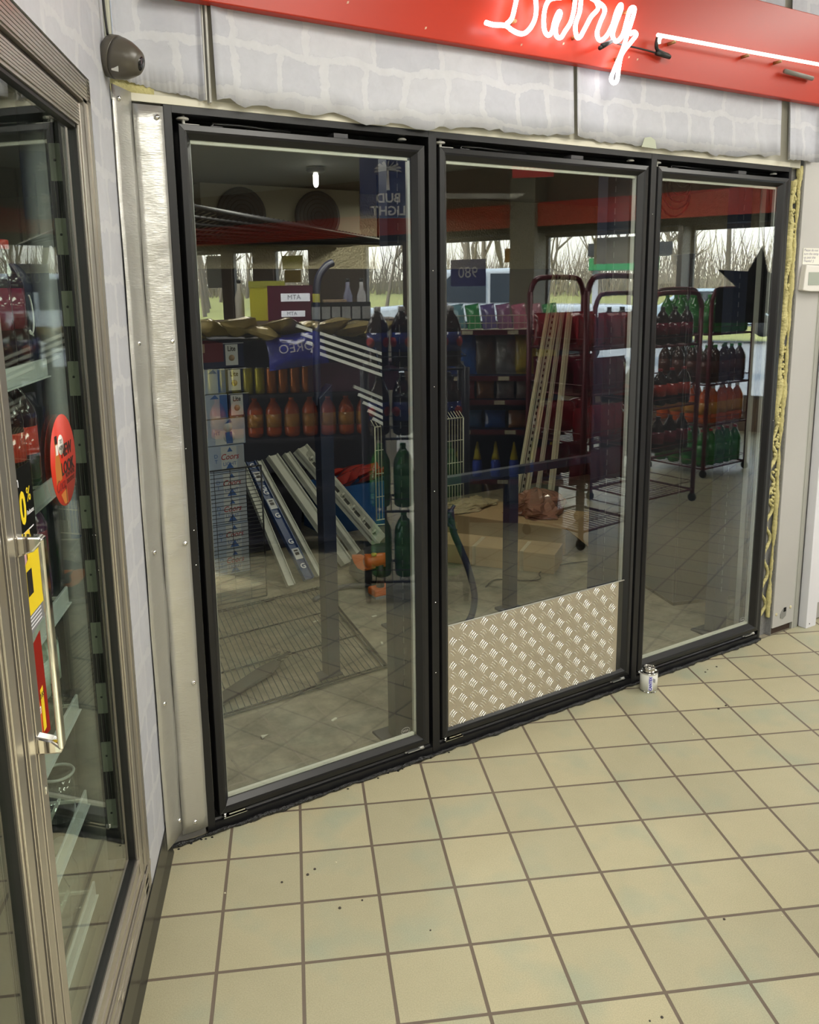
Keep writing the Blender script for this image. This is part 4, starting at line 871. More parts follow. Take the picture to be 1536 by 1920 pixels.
# beer cases
t = None
CB = mat('case_pale_blue', (.36, .42, .52), .6, noise=.12, nscale=18); CDB = mat('case_blue', (.04, .11, .32), .6); CRED = mat('case_red', (.34, .03, .03), .6); CNAVY = mat('case_navy', (.02, .025, .06), .5); CMAR = mat('case_maroon', (.12, .02, .03), .5)
cwhite = mat('case_white', (.55, .56, .55), .6); tan = mat('case_tan', (.34, .24, .15), .6); grey_ = mat('case_silver', (.38, .40, .43), .5)
def beer(k, z, s1, w, h, style, label, group=None):
    o = thing('beer_case', label, 'beer case', 'W', (s1-w, 2.2, z), 0, group)
    b = MB(); b.box((0, 0, 0), (w, .27, h-.003)); part('carton', b, {'snow': CB, 'coors': CB, 'chill': CB, 'lite': CNAVY, 'top': CMAR}[style], o, False, bev=.003)
    fy = -.0008
    def rect(nm, x0, z0, x1, z1, m, dy=0): q = MB(); q.box((x0, fy-dy-.0004, z0), (x1, fy-dy, z1)); part(nm, q, m, o, False)
    if style == 'coors':
        rect('printed_panel', w-.135, .004, w-.045, h-.008, cwhite); rect('printed_panel', w-.04, .004, w-.004, h-.008, grey_)
        q = MB(); q.prism([(w-.115, .008), (w-.06, .008), (w-.088, .05)], fy-.0012, fy-.0008); q.prism([(w-.100, h-.038), (w-.068, h-.038), (w-.085, h-.012)], fy-.0012, fy-.0008); part('mountain_mark', q, CDB, o, False)
        text('lettering', 'Coors', .046, CRED, o, (w-.088, fy-.0018, h*.55), RW, .0001, 'CENTER', .88, .3, .0005); text('lettering', 'LIGHT', .028, CDB, o, (w-.088, fy-.0016, h*.28), RW, .0001, 'CENTER', 1.0)
        text('lettering', 'D\nT', .03, CDB, o, (w-.165, fy-.0016, h*.5), RW, .0001)
    elif style == 'snow':
        rect('printed_panel', w-.175, .004, w-.01, h*.55, cwhite)
        q = MB(); q.lathe([(.026, 0), (.026, .0006)], (w-.10, fy-.0004, h*.66), 18, (0, -1, 0)); q.lathe([(.034, 0), (.034, .0006)], (w-.095, fy-.0003, h*.30), 18, (0, -1, 0)); part('snowman_print', q, cwhite, o, False)
        q = MB(); q.prism([(w-.118, h*.80), (w-.075, h*.84), (w-.085, h*.98)], fy-.0016, fy-.0012); q.prism([(w-.112, h*.05), (w-.075, h*.05), (w-.078, h*.50), (w-.118, h*.47)], fy-.0016, fy-.0012); part('scarf_print', q, CDB, o, False)
        text('lettering', 'HT', .03, CDB, o, (w-.165, fy-.0016, h*.45), RW, .0001)
    elif style == 'chill':
        rect('printed_panel', .002, .004, w*.55, h-.008, cwhite); rect('blue_band', w-.045, .004, w-.002, h-.008, CDB)
        text('lettering', 'Chill', .038, CRED, o, (w*.5, fy-.0016, h*.48), (PI/2, PI/2, 0), .0001, 'CENTER', 1, .3)
        q = MB(); q.prism([(w-.10, h*.80), (w-.05, h*.80), (w-.07, h*.97)], fy-.0016, fy-.0012); part('hat_print', q, CDB, o, False)
    elif style == 'lite':
        rect('can_picture', .012, .012, w-.035, h-.012, cwhite); q = MB(); q.lathe([(.017, 0), (.017, .0006)], (w*.5-.012, fy-.0006, h*.38), 18, (0, -1, 0)); part('seal_print', q, tan, o, False)
        text('lettering', 'Lite', .038, mat('ink_black', (.02, .012, .01)), o, (w*.5-.012, fy-.0016, h*.74), RW, .0001, 'CENTER', .8, 0, .0008)
        rect('top_line', 0, h-.008, w, h-.004, grey_)
    elif style == 'top':
        rect('tan_panel', 0, h*.62, w*.72, h-.006, tan); rect('navy_band', 0, 0, w, h*.24, CNAVY)
        text('lettering', '24', .026, cwhite, o, (w*.60, fy-.001, h*.50), RW, .0001); text('lettering', 'ONE TASTE', .018, grey_, o, (w*.46, fy-.001, h*.13), RW, .0001)
        text('lettering', 'Great Taste', .03, grey_, o, (w*.35, fy-.0014, h*.8), RW, .0001)
    return o
pos = ['bottom of the stack', 'second from the bottom', 'third from the bottom', 'fourth from the bottom', 'fifth from the bottom']
for k in range(5): beer(k, .149*k+.001, 1.0+.004*(k % 2), .38, .148, 'coors', 'pale blue beer case with red script lettering, '+pos[k], 'pale blue beer cases with red script')
beer(5, .149*5+.001, 1.012, .39, .148, 'snow', 'pale blue beer case printed with a snowman in a blue scarf')
beer(6, .149*6+.001, .918, .30, .137, 'chill', 'beer case with sideways red script lettering, just above the snowman case', 'sideways lettered beer cases')
beer(7, .149*6+.139, .915, .30, .137, 'chill', 'beer case with sideways red script lettering, directly below the maroon case', 'sideways lettered beer cases')
for k in range(3): beer(8+k, .149*6+.001+k*.138, 1.042-.008*k, .118, .137, 'lite', 'navy beer case with upright white can picture, %s of the three' % ('lowest', 'middle', 'topmost')[k], 'navy beer cases with a can picture')
beer(12, .149*6+.277, .912, .38, .139, 'top', 'maroon and tan beer case marked 24 on top of the stack')
# black wire grid leaning in front of the cases
t = thing('wire_grid', 'black wire panel standing upright in front of the beer cases', 'wire panel', 'W', (.42, 1.76, .004))
b = MB(); wirepanel(b, .50, .70, 6, 34, .0017, .0045); part('grid', b, WIREBLK, t, False)
# dark tote and leaning metal price rails
t = thing('storage_tote', 'tall dark storage tote behind the leaning metal rails', 'tote', 'W', (1.22, 2.66, 0))
b = MB(); b.prism([(-.24, 0), (.24, 0), (.27, .47), (-.27, .47)], -.17, .17); part('tub', b, mat('tote_dark', (.025, .024, .04), .5), t, False, bev=.01)
b = MB(); b.box((-.29, -.19, .47), (.29, .19, .49)); part('rim', b, mat('tote_dark', (.025, .024, .04)), t, False, bev=.004)
def rail(nm, lbl, p0, p1, w, h, m, grp=None, extra=None):
    p0 = Vector(p0); p1 = Vector(p1)
    o = thing(nm, lbl, nm.split('_')[-1], 'W', tuple(p0), 0, grp)
    b = MB(); b.bar((0, 0, 0), p1-p0, w, h); part('strip', b, m, o, False, bev=.001)
    d = (p1-p0); d.normalize(); sx = d.cross(Vector((0, 0, 1))).normalized(); up = sx.cross(d)
    b = MB()
    for e in (-1, 1): b.bar(sx*(w*.45*e)+up*h*.6, (p1-p0)+sx*(w*.45*e)+up*h*.6, w*.1, h*.9)
    part('edge_lip', b, m, o, False)
    if extra: extra(o, p1-p0, sx, up, w)
    return o
WM = mat('painted_rail', (.50, .50, .43), .5, noise=.1); NB = mat('rail_blue', (.02, .05, .16), .4)
def tags(o, D, sx, up, w):
    for k, u in enumerate((.20, .62, .86)):
        c_ = D*u+up*.014; dn = D.normalized()
        b = MB(); b.obox(c_, sx*w*.42, dn*.035, up*.001); part('tag', b, mat('tag_white', (.62, .62, .62), .6), o, False)
        b = MB(); b.obox(c_+up*.0015, sx*w*.20, dn*.009, up*.0006); b.obox(c_+up*.0015+dn*.02, sx*w*.2, dn*.005, up*.0006); part('tag_print', b, mat('ink_black', (.02, .012, .01)), o, False)
        text('lettering', 'G', .045, wh, o, tuple(D*(u+.10)+up*.014), (math.radians(40), 0, .15), .0004, 'CENTER', 1, 0, .001)
        text('lettering', 'G', .045, wh, o, tuple(D*(u-.10)+up*.014), (math.radians(40), 0, .15), .0004, 'CENTER', 1, 0, .001)
rail('price_rail', 'narrow cream metal rail leaning beside the beer cases, first of the bundle', (1.075, 1.80, .012), (1.05, 2.40, .585), .045, .018, WM, 'leaning price rails')
rail('price_rail', 'dark blue price rail with white G letters and tags', (1.20, 1.84, .012), (1.11, 2.41, .585), .062, .018, NB, 'leaning price rails', tags)
rail('price_rail', 'thin pale rail leaning between the lettered blue rail and the wide channel', (1.275, 1.86, .012), (1.165, 2.41, .585), .035, .018, WM, 'leaning price rails')
rail('price_rail', 'wide pale channel resting on the tote between thin rail and louvred panel', (1.50, 1.96, .012), (1.26, 2.44, .60), .085, .022, WM, 'leaning price rails')
rail('price_rail', 'pale channel lying close beside the louvred panel', (1.62, 2.03, .012), (1.36, 2.46, .60), .055, .022, WM, 'leaning price rails')
t = rail('louvre_panel', 'wide pale louvred metal panel with slots leaning in the bundle', (1.86, 2.20, .02), (1.50, 2.56, .60), .17, .03, WM)
D_ = Vector((-.36, .36, .58)); dn = D_.normalized(); sx_ = dn.cross(Vector((0, 0, 1))).normalized(); up_ = sx_.cross(dn)
b = MB()
for k in range(7): b.obox(D_*(.1+.13*k)+up_*.028, sx_*.05, dn*.006, up_*.014)
b.obox(D_*.5+up_*.04, sx_*.006, dn*.34, up_*.014); part('louvres', b, WM, t, False)
b = MB()
for k in range(6): b.obox(D_*(.165+.13*k)+up_*.0165, sx_*.04, dn*.022, up_*.001); 
part('slots', b, mat('slot_dark', (.05, .05, .045), .8), t, False)
# blue crate with red bags
t = thing('blue_crate', 'open blue cardboard crate filled with red packets at the back of the storage room', 'crate', 'W', (1.93, 2.74, 0))
b = MB()
for a, c_ in (((-.26, -.16, 0), (.26, -.15, .31)), ((-.26, .15, 0), (.26, .16, .31)), ((-.26, -.16, 0), (-.25, .16, .31)), ((.25, -.16, 0), (.26, .16, .31)), ((-.26, -.16, 0), (.26, .16, .01))): b.box(a, c_)
part('box', b, mat('crate_blue', (.015, .10, .32), .45, noise=.2, nscale=10), t, False)
random.seed(4); PK = mat('packet_red', (.35, .03, .02), .25, coat=.4); bag0 = None
def packet(nm, lbl, m, w, h, d, grp, cat='packet'):
    o = thing(nm, lbl, cat, 'G', (0, 0, 0), 0, grp); b = MB(); b.smooth = True; n1, n2 = 8, 10; vs = []; fs = []
    for sd in (-1, 1):
        for i in range(n1+1):
            for j in range(n2+1):
                u, v = i/n1, j/n2; th_ = d/2*(math.sin(PI*u)**.5)*(math.sin(PI*v)**.4 if 0 < v < 1 else 0)+.0006
                th_ *= 1+.16*math.sin(9*u+7*v)
                vs.append(((u-.5)*w*(1-.05*math.sin(PI*v)), sd*th_, v*h))
    M_ = (n1+1)*(n2+1)
    for sd in range(2):
        for i in range(n1):
            for j in range(n2):
                a = sd*M_+i*(n2+1)+j; q = (a, a+n2+1, a+n2+2, a+1); fs.append(q if sd == 0 else q[::-1])
    b.add([(x, y, z*.94+.03*h) for x, y, z in vs], fs); part('bag', b, m, o, False)
    b = MB(); b.box((-w/2, -.0012, h*.94), (w/2, .0012, h*1.0)); part('seal', b, m, o, False)
    b = MB(); b.box((-w/2, -.0012, .001), (w/2, .0012, .06*h)); part('seal', b, m, o, False)
    return o
for k in range(9):
    if bag0 is None: bag0 = packet('snack_packet', 'red snack packet heaped in the blue crate', PK, .15, .18, .05, 'red packets in the blue crate')
    o = bag0 if k == 0 else copy_tree(bag0)
    o.location = wp(1.76+(k % 5)*.085, 2.68+(k//5)*.10, .30+.02*(k % 3)); o.rotation_euler = (random.uniform(.9, 1.5), random.uniform(-.5, .5), random.uniform(0, 3))
# white wire rack
t = thing('wire_rack', 'cream coated wire rack standing beside the blue crate of red packets', 'wire rack', 'W', (1.98, 2.44, .09))
b = MB(); wirepanel(b, .70, .62, 30, 4, .0022, .0042)
for i in range(31): b.tube([(.70*i/30, 0, .62), (.70*i/30, .05, .66)], .0022, 5)
b.tube([(-.01, 0, -.03), (.2, 0, -.05), (.3, .01, -.03), (.71, 0, -.03)], .0045, 6); part('grid', b, WIREWHT, t, False)
b = MB(); b.tube([(0, 0, -.03), (0, .08, -.085)], .004, 6); b.tube([(.7, 0, -.03), (.7, .08, -.085)], .004, 6); part('feet', b, WIREWHT, t, False)
# slatted rack (seen as pale slanting stripes)
t = thing('slatted_rack', 'dark upright rack carrying two tilted panels of pale slats', 'rack', 'W', (1.29, 1.0, 0))
b = MB(); b.box((1.275, .99, 0), (1.295, 1.03, 1.32)); b.box((1.22, .95, 0), (1.35, 1.08, .01)); part('upright', b, NAVY, t)
for nm, n_, p, q in (('upper_slats', 4, (.80, 1.435), (1.275, 1.275)), ('lower_slats', 5, (1.06, 1.165), (1.275, 1.07))):
    for k in range(n_):
        b = MB(); b.bar((p[0]+.012*k, 1.0-.02*k, p[1]-.034*k), (q[0], 1.0-.02*k, q[1]-.034*k), .012, .013, (0, 0, 1)); part('slat', b, mat('slat_grey', (.42, .42, .40), .5), t)
    b = MB(); b.bar((q[0]-.1, 1.01, q[1]+.05), (q[0]-.1, .93, q[1]-.034*n_+.02), .008, .008); part('slat_bearer', b, NAVY, t)
# drill and tool bag
t = thing('cordless_drill', 'orange and black cordless drill standing on its battery beside the tool bag', 'drill', 'W', (1.42, 1.43, 0))
TO = mat('tool_orange', (.62, .14, .02), .4); TB = mat('tool_black', (.02, .02, .02), .5)
b = MB(); b.box((-.055, -.04, .012), (.065, .04, .052)); part('battery', b, TO, t, False, bev=.008)
b = MB(); b.box((-.05, -.038, 0), (.06, .038, .012)); part('battery_base', b, mat('tool_grey', (.25, .25, .25), .5), t, False)
b = MB(); b.tube([(0, 0, .05), (.004, 0, .12), (-.005, 0, .18)], [.022, .018, .022], 12); part('grip', b, TB, t, False)
b = MB(); b.lathe([(.02, -.09), (.032, -.08), (.034, 0), (.028, .05)], (0, 0, .20), 18, (1, 0, 0)); part('motor_body', b, TO, t, False)
b = MB(); b.lathe([(.026, .05), (.02, .07), (.018, .105), (.008, .12)], (0, 0, .20), 16, (1, 0, 0)); b.tube([(.12, 0, .2), (.17, 0, .2)], .003, 6); part('chuck', b, TB, t, False)
b = MB(); b.lathe([(.014, 0), (.014, .012)], (-.04, -.01, .23), 10); part('collar', b, mat('tool_yellow', (.65, .5, .05), .4), t, False)
t = thing('tool_bag', 'open black and orange tool bag on the storage floor', 'tool bag', 'W', (1.62, 1.66, 0))
b = MB(); b.smooth = True
pr = [(.0, 0), (.20, 0), (.235, .04), (.22, .10), (.16, .15), (.12, .135), (.08, .05)]
b.lathe(pr, (0, 0, 0), 20); part('shell', b, mat('bag_black', (.018, .018, .025), .7), t, False)
b = MB(); b.smooth = True; vs = [(-.04, -.10, .155)]
for k in range(13): a = PI*.75+k*PI*.07; vs.append((.225*math.cos(a), .225*math.sin(a)*.9, .10+.02*math.sin(k)))
vs2 = [(x*1.0, y*1.0-.012, z+.02) for x, y, z in vs]; b.add(vs2, [(0, k+1, k+2) for k in range(12)]); b.add([(x, y, z-.006) for x, y, z in vs2], [(0, k+2, k+1) for k in range(12)]); part('flap', b, TO, t, False)
b = MB(); b.tube(smoothpath([(-.02, -.05, .15), (0, -.09, .27), (.10, -.06, .25), (.12, 0, .14)]), .012, 8); part('strap', b, mat('strap_brown', (.22, .05, .02), .6), t, False)
b = MB(); b.tube(smoothpath([(0, 0, .02), (.2, .1, .016), (.35, .05, .016), (.45, -.04, .016)]), .014, 8); solo('hose_end', b, mat('hose_grey', (.07, .07, .08), .4), 'short grey hose end lying on the storage floor', 'hose', 'W', (1.08, 1.52, 0), 0, absf=False)
# cardboard boxes and plastic bags
t = thing('cardboard_box', 'long flat taped cardboard box lying at the front of the pair', 'cardboard box', 'W', (2.04, 1.66, 0), math.atan2(-.47, .35))
b = MB(); b.box((-.30, 0, 0), (.60, .23, .115)); part('carton', b, CARD, t, False, bev=.004)
b = MB()
for x in (.12, .40): b.box((x, -.0012, 0), (x+.022, .2, .1165)); b.box((x, -.0012, 0), (x+.022, .0, .1165))
part('tape', b, mat('tape_pale', (.50, .42, .28), .35), t, False)
t = thing('cardboard_box', 'wider cardboard box with an open flap, carrying the brown plastic bag', 'cardboard box', 'W', (2.68, 1.40, 0), .50)
b = MB(); b.prismz([(0, 0), (.44, 0), (.44, .86), (0, .86)], 0, .165); part('carton', b, CARD, t, False, bev=.004)
b = MB(); b.add([(0, 0, .165), (.44, 0, .165), (.40, -.17, .05), (.06, -.15, .04)], [(0, 1, 2, 3)]); f_ = part('flap', b, CARD, t, False); sd = f_.modifiers.new('thick', 'SOLIDIFY'); sd.thickness = .004
def crumple(nm, lbl, c_, rx, ry, rz, m, seed):
    random.seed(seed); b = MB(); n1, n2 = 26, 14; vs = []
    ph = [random.uniform(0, 6) for _ in range(8)]
    for j in range(n2+1):
        v = j/n2
        for i in range(n1):
            a = 2*PI*i/n1; r = math.cos(v*PI/2)**.55 if v < 1 else 0
            k = 1+.16*math.sin(3*a+ph[0]+v*4)+.12*math.sin(7*a+ph[1]-v*6)+.07*math.sin(13*a+ph[2]+v*11)+random.uniform(-.05, .05)
            vs.append((rx*r*k*math.cos(a), ry*r*k*math.sin(a), rz*max(0, v+.10*math.sin(5*a+ph[3])*v*(1-v)*4+random.uniform(-.03, .03))))
    fs = [(j*n1+i, j*n1+(i+1) % n1, (j+1)*n1+(i+1) % n1, (j+1)*n1+i) for j in range(n2) for i in range(n1)]
    b.add(vs, fs); return solo(nm, b, m, lbl, 'plastic bag', 'W', c_, .3, absf=False)
crumple('plastic_bag', 'crumpled brown translucent plastic bag on the wider cardboard box', (2.80, 1.80, .168), .19, .17, .15, mat('bag_brown', (.30, .15, .10), .22, coat=.5), 3)
crumple('plastic_bag', 'flat pale plastic bag lying on the far end of the wider cardboard box', (2.53, 2.16, .168), .20, .13, .05, mat('bag_pale', (.40, .33, .20), .25, coat=.5), 9)
b = MB(); b.prismz([(0, 0), (.30, .02), (.36, .10), (.10, .16), (-.05, .08)], 0, .012); solo('cardboard_scrap', b, CARD, 'torn cardboard scrap lying under the flap of the wider box', 'cardboard', 'W', (2.86, 1.12, 0), 0, absf=False)
b = MB(); b.tube(smoothpath([(0, 0, .006), (.12, .06, .006), (.25, -.05, .006), (.33, -.06, .006), (.4, .02, .006), (.6, .05, .006), (.8, .0, .006)]), .004, 6); solo('wire_offcut', b, RUBBER, 'thin dark wire curling across the floor in front of the boxes', 'wire', 'W', (1.95, 1.22, 0), 0, absf=False)
b = MB(); b.tube(smoothpath([(-.02, 0, .60), (.0, .01, .50), (.05, .02, .40), (.10, .02, .28), (.115, .0, .15), (.07, -.01, .05), (-.03, 0, .018), (-.15, .04, .016), (-.3, .0, .016)]), .016, 8)
b.tube(smoothpath([(0, 0, .62), (-.04, 0, .55), (.01, 0, .5)]), .008, 6); solo('power_cable', b, mat('cable_blue', (.015, .018, .045), .45), 'thick blue-black cable looping down to the floor in front of the flat boxes', 'cable', 'W', (1.45, .80, 0), 0, absf=False)
# leaning trim strips
lb = ['plain narrow trim strip leaning beside the slotted one', 'second leaning strip with a row of dark slots', 'pale double strip in the middle of the leaning bundle', 'greyish trim strip leaning next to the double one', 'widest of the leaning trim strips']
SP = [(2.93, 3.94, .030, 'cream'), (2.985, 3.985, .028, 'slots'), (3.05, 4.01, .045, 'cream'), (3.18, 4.05, .036, 'grey'), (3.33, 4.11, .050, 'cream')]
for k, (sb_, st_, w, kind) in enumerate(SP):
    t0 = 2.2+.02*k; p0 = Vector((sb_, t0, .012)); p1 = Vector((st_, 2.955-.008*k, 1.70-.01*k))
    o = thing('trim_strip', lb[k], 'trim strip', 'W', tuple(p0), 0, 'trim strips leaning in the back corner')
    b = MB(); m_ = {'cream': mat('trim_cream', (.60, .55, .40), .55, noise=.12, nscale=6), 'slots': mat('trim_slot', (.34, .32, .26), .5), 'grey': mat('trim_grey', (.42, .38, .32), .6, noise=.15)}[kind]
    b.bar((0, 0, 0), p1-p0, w, .012, (0, -1, .4)); part('strip', b, m_, o, False)
    if kind == 'slots':
        b = MB(); D2 = p1-p0; dd = D2.normalized()
        for j in range(38): b.bar(D2*(.03+j*.0255)+Vector((0, -.009, .0)), D2*(.03+j*.0255)+dd*.022+Vector((0, -.009, .0)), .009, .004, (0, -1, .4))
        part('slots', b, BLACKM, o, False)
    else:
        b = MB(); b.bar(Vector((0, -.008, .004)), (p1-p0)+Vector((0, -.008, .004)), w*.12, .006, (0, -1, .4)); part('ridge', b, mat('ridge_tan', (.40, .36, .26), .6), o, False)  # ridge in a deeper tan than the cream strips
# dark box added to darken the view on the right, evaporator with two fans, lamp, coil, upper rack
t = thing('dark_block', 'tall dark box added to darken the view behind the door beside the yellow foam', 'cabinet', 'W', (2.56, .49, 0), math.atan2(-.30, .954))
b = MB(); b.box((0, 0, .02), (.80, .48, 1.72)); part('body', b, mat('block_dark', (.030, .032, .042), .45), t, False, bev=.004)
b = MB(); b.box((.01, .01, 0), (.79, .47, .02)); part('plinth', b, BLACKM, t, False)
for x0, x1 in ((.01, .395), (.405, .79)): b = MB(); b.box((x0, -.008, .05), (x1, 0, 1.70)); part('door', b, mat('block_dark', (.030, .032, .042)), t, False, bev=.002)
t = thing('tall_locker', 'dark grey locker standing deep in the storage room past the leaning strips', 'locker', 'W', (3.9, 1.6, 0))
b = MB(); b.box((3.62, 1.35, 0), (4.34, 1.75, 1.70)); part('body', b, mat('locker_dark', (.04, .042, .05), .5), t, bev=.004)
b = MB(); b.box((3.64, 1.342, .04), (4.32, 1.35, 1.68)); part('door', b, mat('locker_dark', (.04, .042, .05)), t)
t = thing('evaporator', 'ceiling-hung cooling unit with two round fan guards at the back of the storage room', 'cooling unit', 'W', (1.5, 2.75, 1.84))
b = MB(); b.box((1.0, 2.70, 1.86), (2.05, 2.95, 2.20)); part('casing', b, mat('evap_grey', (.42, .39, .30), .5), t, bev=.004)
for s_ in (1.24, 1.74):
    b = MB(); b.lathe([(.15, 0), (.155, .02), (.145, .03), (.12, .012), (.0, .01)], (s_, 2.70, 2.03), 28, (0, -1, 0)); part('fan_shroud', b, mat('fan_dark', (.035, .045, .055), .5), t)
    b = MB()
    for k in range(5): b.tube([(s_+(.03+.025*k)*math.cos(a*PI/10), 2.665, 2.03+(.03+.025*k)*math.sin(a*PI/10)) for a in range(20)], .002, 4, False, True)
    part('fan_guard', b, WIREBLK, t)
t = thing('bulkhead_lamp', 'small bright bulkhead lamp under the storage room ceiling', 'lamp', 'W', (1.40, 2.0, 2.22))
b = MB(); b.lathe([(.05, 0), (.05, -.02), (.035, -.03)], (0, 0, 0), 18); part('base', b, TB, t, False)
b = MB(); b.lathe([(.010, -.03), (.014, -.04), (.014, -.085), (.009, -.10), (0, -.105)], (0, 0, 0), 18); part('bulb', b, mat('bulb', (1, 1, .9), .3, emis=(1, .95, .78), estr=14), t, False)
t = thing('ceiling_rack', 'dark wire rack hung under the storage ceiling near the two fans', 'rack', 'W', (.9, 1.4, 1.84))
Q = [Vector(v) for v in ((.16, .42, 1.84), (1.90, 2.02, 1.84), (.42, 2.45, 1.84), (1.93, 2.12, 1.84))]
def qp(u, v): return (Q[0]*(1-u)+Q[1]*u)*(1-v)+(Q[2]*(1-u)+Q[3]*u)*v
b = MB()
for k in range(8): b.tube([qp(0, k/7), qp(1, k/7)], .009 if k in (0, 7) else .006, 6)
part('bearers', b, mat('rack_dark', (.022, .022, .026), .5), t)
b = MB()
for k in range(52): b.tube([qp(k/51, 0)+Vector((0, 0, .008)), qp(k/51, 1)+Vector((0, 0, .008))], .0042, 5)
part('wires', b, mat('rack_dark', (.022, .022, .026)), t)
b = MB(); [b.tube([qp(u, v), qp(u, v)+Vector((0, 0, .38))], .005, 6) for u in (.02, .95) for v in (.02, .98)]; part('hanger', b, BLACKM, t)
t = thing('cable_coil', 'loose coil of dark cable hanging under the storage ceiling', 'cable coil', 'W', (2.50, .5, 2.0))
b = MB(); random.seed(2)
for k in range(5):
    r = .055+.012*k; b.tube([(r*math.cos(a*PI/9), .01*k, .06-.02*k+r*.9*math.sin(a*PI/9)) for a in range(18)], .004, 5, False, True)
b.tube([(-.2, 0, .0), (-.05, .01, .04), (0, 0, .22)], .003, 5); part('loops', b, RUBBER, t, False)
random.seed(31)
for k, (s_, t_) in enumerate(((.34, .42), (1.25, 1.2), (.95, .45), (1.12, .9), (.5, 1.6), (.62, .4), (.98, 1.3))):
    b = MB()
    if k == 0: b.lathe([(.008, 0), (.004, .012), (.0, .03)], (0, 0, .008), 8, (1, .2, 0)); solo('anchor_plug', b, mat('chip_pale', (.62, .60, .48), .7), 'pale cone-shaped wall plug lying on the storage floor', 'plug', 'W', (s_, t_, 0), 0, absf=False)
    else: b.box((-.012, -.004, 0), (.014, .005, .004)); solo('paper_scrap', b, mat('chip_pale', (.62, .60, .48)), 'tiny pale scrap littering the storage floor', 'scrap', 'W', (s_, t_, 0), random.random()*3, 'pale scraps on the storage floor', absf=False)

# ================================================================== THE STORE, as the glass doors show it (world frame)
VX, VY = -1.585, 1.676
def pol(az, D): return (VX+D*math.cos(math.radians(az)), VY+D*math.sin(math.radians(az)))
def facing(az): return math.radians(az)-PI/2          # local +x runs sideways, local -y looks back along the ray
# ceiling light fittings
tf0 = None
for x, y, p in TROFFERS:
    if tf0 is None:
        tf0 = thing('ceiling_light', 'white ceiling light fitting with a bright diffuser', 'ceiling light', 'G', (x, y, CEIL-.06), 0, 'ceiling light fittings')
        b = MB()
        for a, c_ in (((-.31, -.61, 0), (-.285, .61, .06)), ((.285, -.61, 0), (.31, .61, .06)), ((-.31, -.61, 0), (.31, -.585, .06)), ((-.31, .585, 0), (.31, .61, .06))): b.box(a, c_)
        part('frame', b, WHITE, tf0, False)
        b = MB(); b.box((-.285, -.585, .02), (.285, .585, .03)); part('diffuser', b, mat('diffuser', (1, 1, 1), .5, emis=(1, .97, .9), estr=3.0), tf0, False)
    else: dup(tf0, (x, y, CEIL-.06))
# ---- burgundy wheeled soda racks
def rack(lbl, loc, rot, w, d_, shelves, H, grp='burgundy wheeled racks'):
    t = thing('soda_rack', lbl, 'rack', 'G', (loc[0], loc[1], 0), rot, grp)
    legs = [(0, 0), (w, 0), (w, d_), (0, d_)]
    for x, y in legs:
        b = MB(); b.tube([(x, y, .06), (x, y, H)], .017, 8); part('leg', b, BURG, t, False)
        b = MB(); b.lathe([(.028, -.012), (.032, -.008), (.032, .008), (.028, .012)], (x, y, .033), 14, (1, 0, 0)); b.box((x-.016, y-.012, .04), (x+.016, y+.012, .066)); part('wheel', b, RUBBER, t, False)
    for y in (0, d_):
        b = MB(); b.tube(smoothpath([(0, y, H-.02), (.03, y, H+.05), (.10, y, H+.085), (w-.10, y, H+.085), (w-.03, y, H+.05), (w, y, H-.02)]), .017, 8); part('top_rail', b, BURG, t, False)
    for z in shelves:
        b = MB()
        for k in range(13): b.tube([(w*k/12, 0, z-.004), (w*k/12, d_, z-.004)], .0025, 4)
        for p, q in (((0, 0), (w, 0)), ((w, 0), (w, d_)), ((w, d_), (0, d_)), ((0, d_), (0, 0))): b.tube([(*p, z-.008), (*q, z-.008)], .007, 6); b.tube([(*p, z+.055), (*q, z+.055)], .003, 5)
        part('shelf', b, BURG, t, False)
    return t
def big_bottle(label, group, body, lab, cap, mark=None, H=.31, R=.053, n=14):
    t = thing('two_litre_bottle', label, 'bottle', 'G', (0, 0, 0), 0, group)
    bm = MB(); bm.lathe([(R*.7, 0), (R*.95, .01), (R, .03), (R, H*.62), (R*.93, H*.70), (R*.62, H*.82), (.016, H*.90), (.014, H*.955)], (0, 0, 0), n); part('bottle_body', bm, body, t, False)
    bm = MB(); bm.lathe([(R*1.012, H*.26), (R*1.012, H*.58)], (0, 0, 0), n)
    part('bottle_label', bm, lab, t, False)
    if mark:
        for a in (0, PI/2, PI, 1.5*PI):
            bm = MB(); bm.lathe([(R*.48, 0), (R*.48, .001)], (R*1.012*math.cos(a), R*1.012*math.sin(a), H*.42), 12, (math.cos(a), math.sin(a), 0)); part('logo_disc', bm, mark, t, False)
    bm = MB(); bm.lathe([(.0155, H*.93), (.0165, H*.94), (.0165, H*.995), (.014, H)], (0, 0, 0), 10); part('cap', bm, cap, t, False)
    return t
def fill(b0, t, w, d_, z, nx, ny, mrg=.07, only=None):
    first = True
    c, s = math.cos(t.rotation_euler.z), math.sin(t.rotation_euler.z)
    for i in range(nx):
        for j in range(ny):
            x = mrg+(w-2*mrg)*(i/(nx-1) if nx > 1 else .5); y = mrg+(d_-2*mrg)*(j/(ny-1) if ny > 1 else .5)
            if only and not only(i, j): continue
            L = (t.location.x+x*c-y*s, t.location.y+x*s+y*c, z)
            if first: b0.location = L; first = False
            else: dup(b0, L, random.random()*.4)
LBG = mat('green_label', (.04, .22, .05), .3, coat=.3); OL = mat('orange_label2', (.55, .25, .04), .3, coat=.3); BL = mat('brown_label', (.10, .03, .02), .3)
LGREEN = pl('pale_green_drink', (.22, .34, .08)); LIME = pl('lime_drink', (.03, .20, .03)); PINK = pl('pink_drink', (.65, .22, .18)); BROWN = pl('brown_drink', (.05, .02, .012))
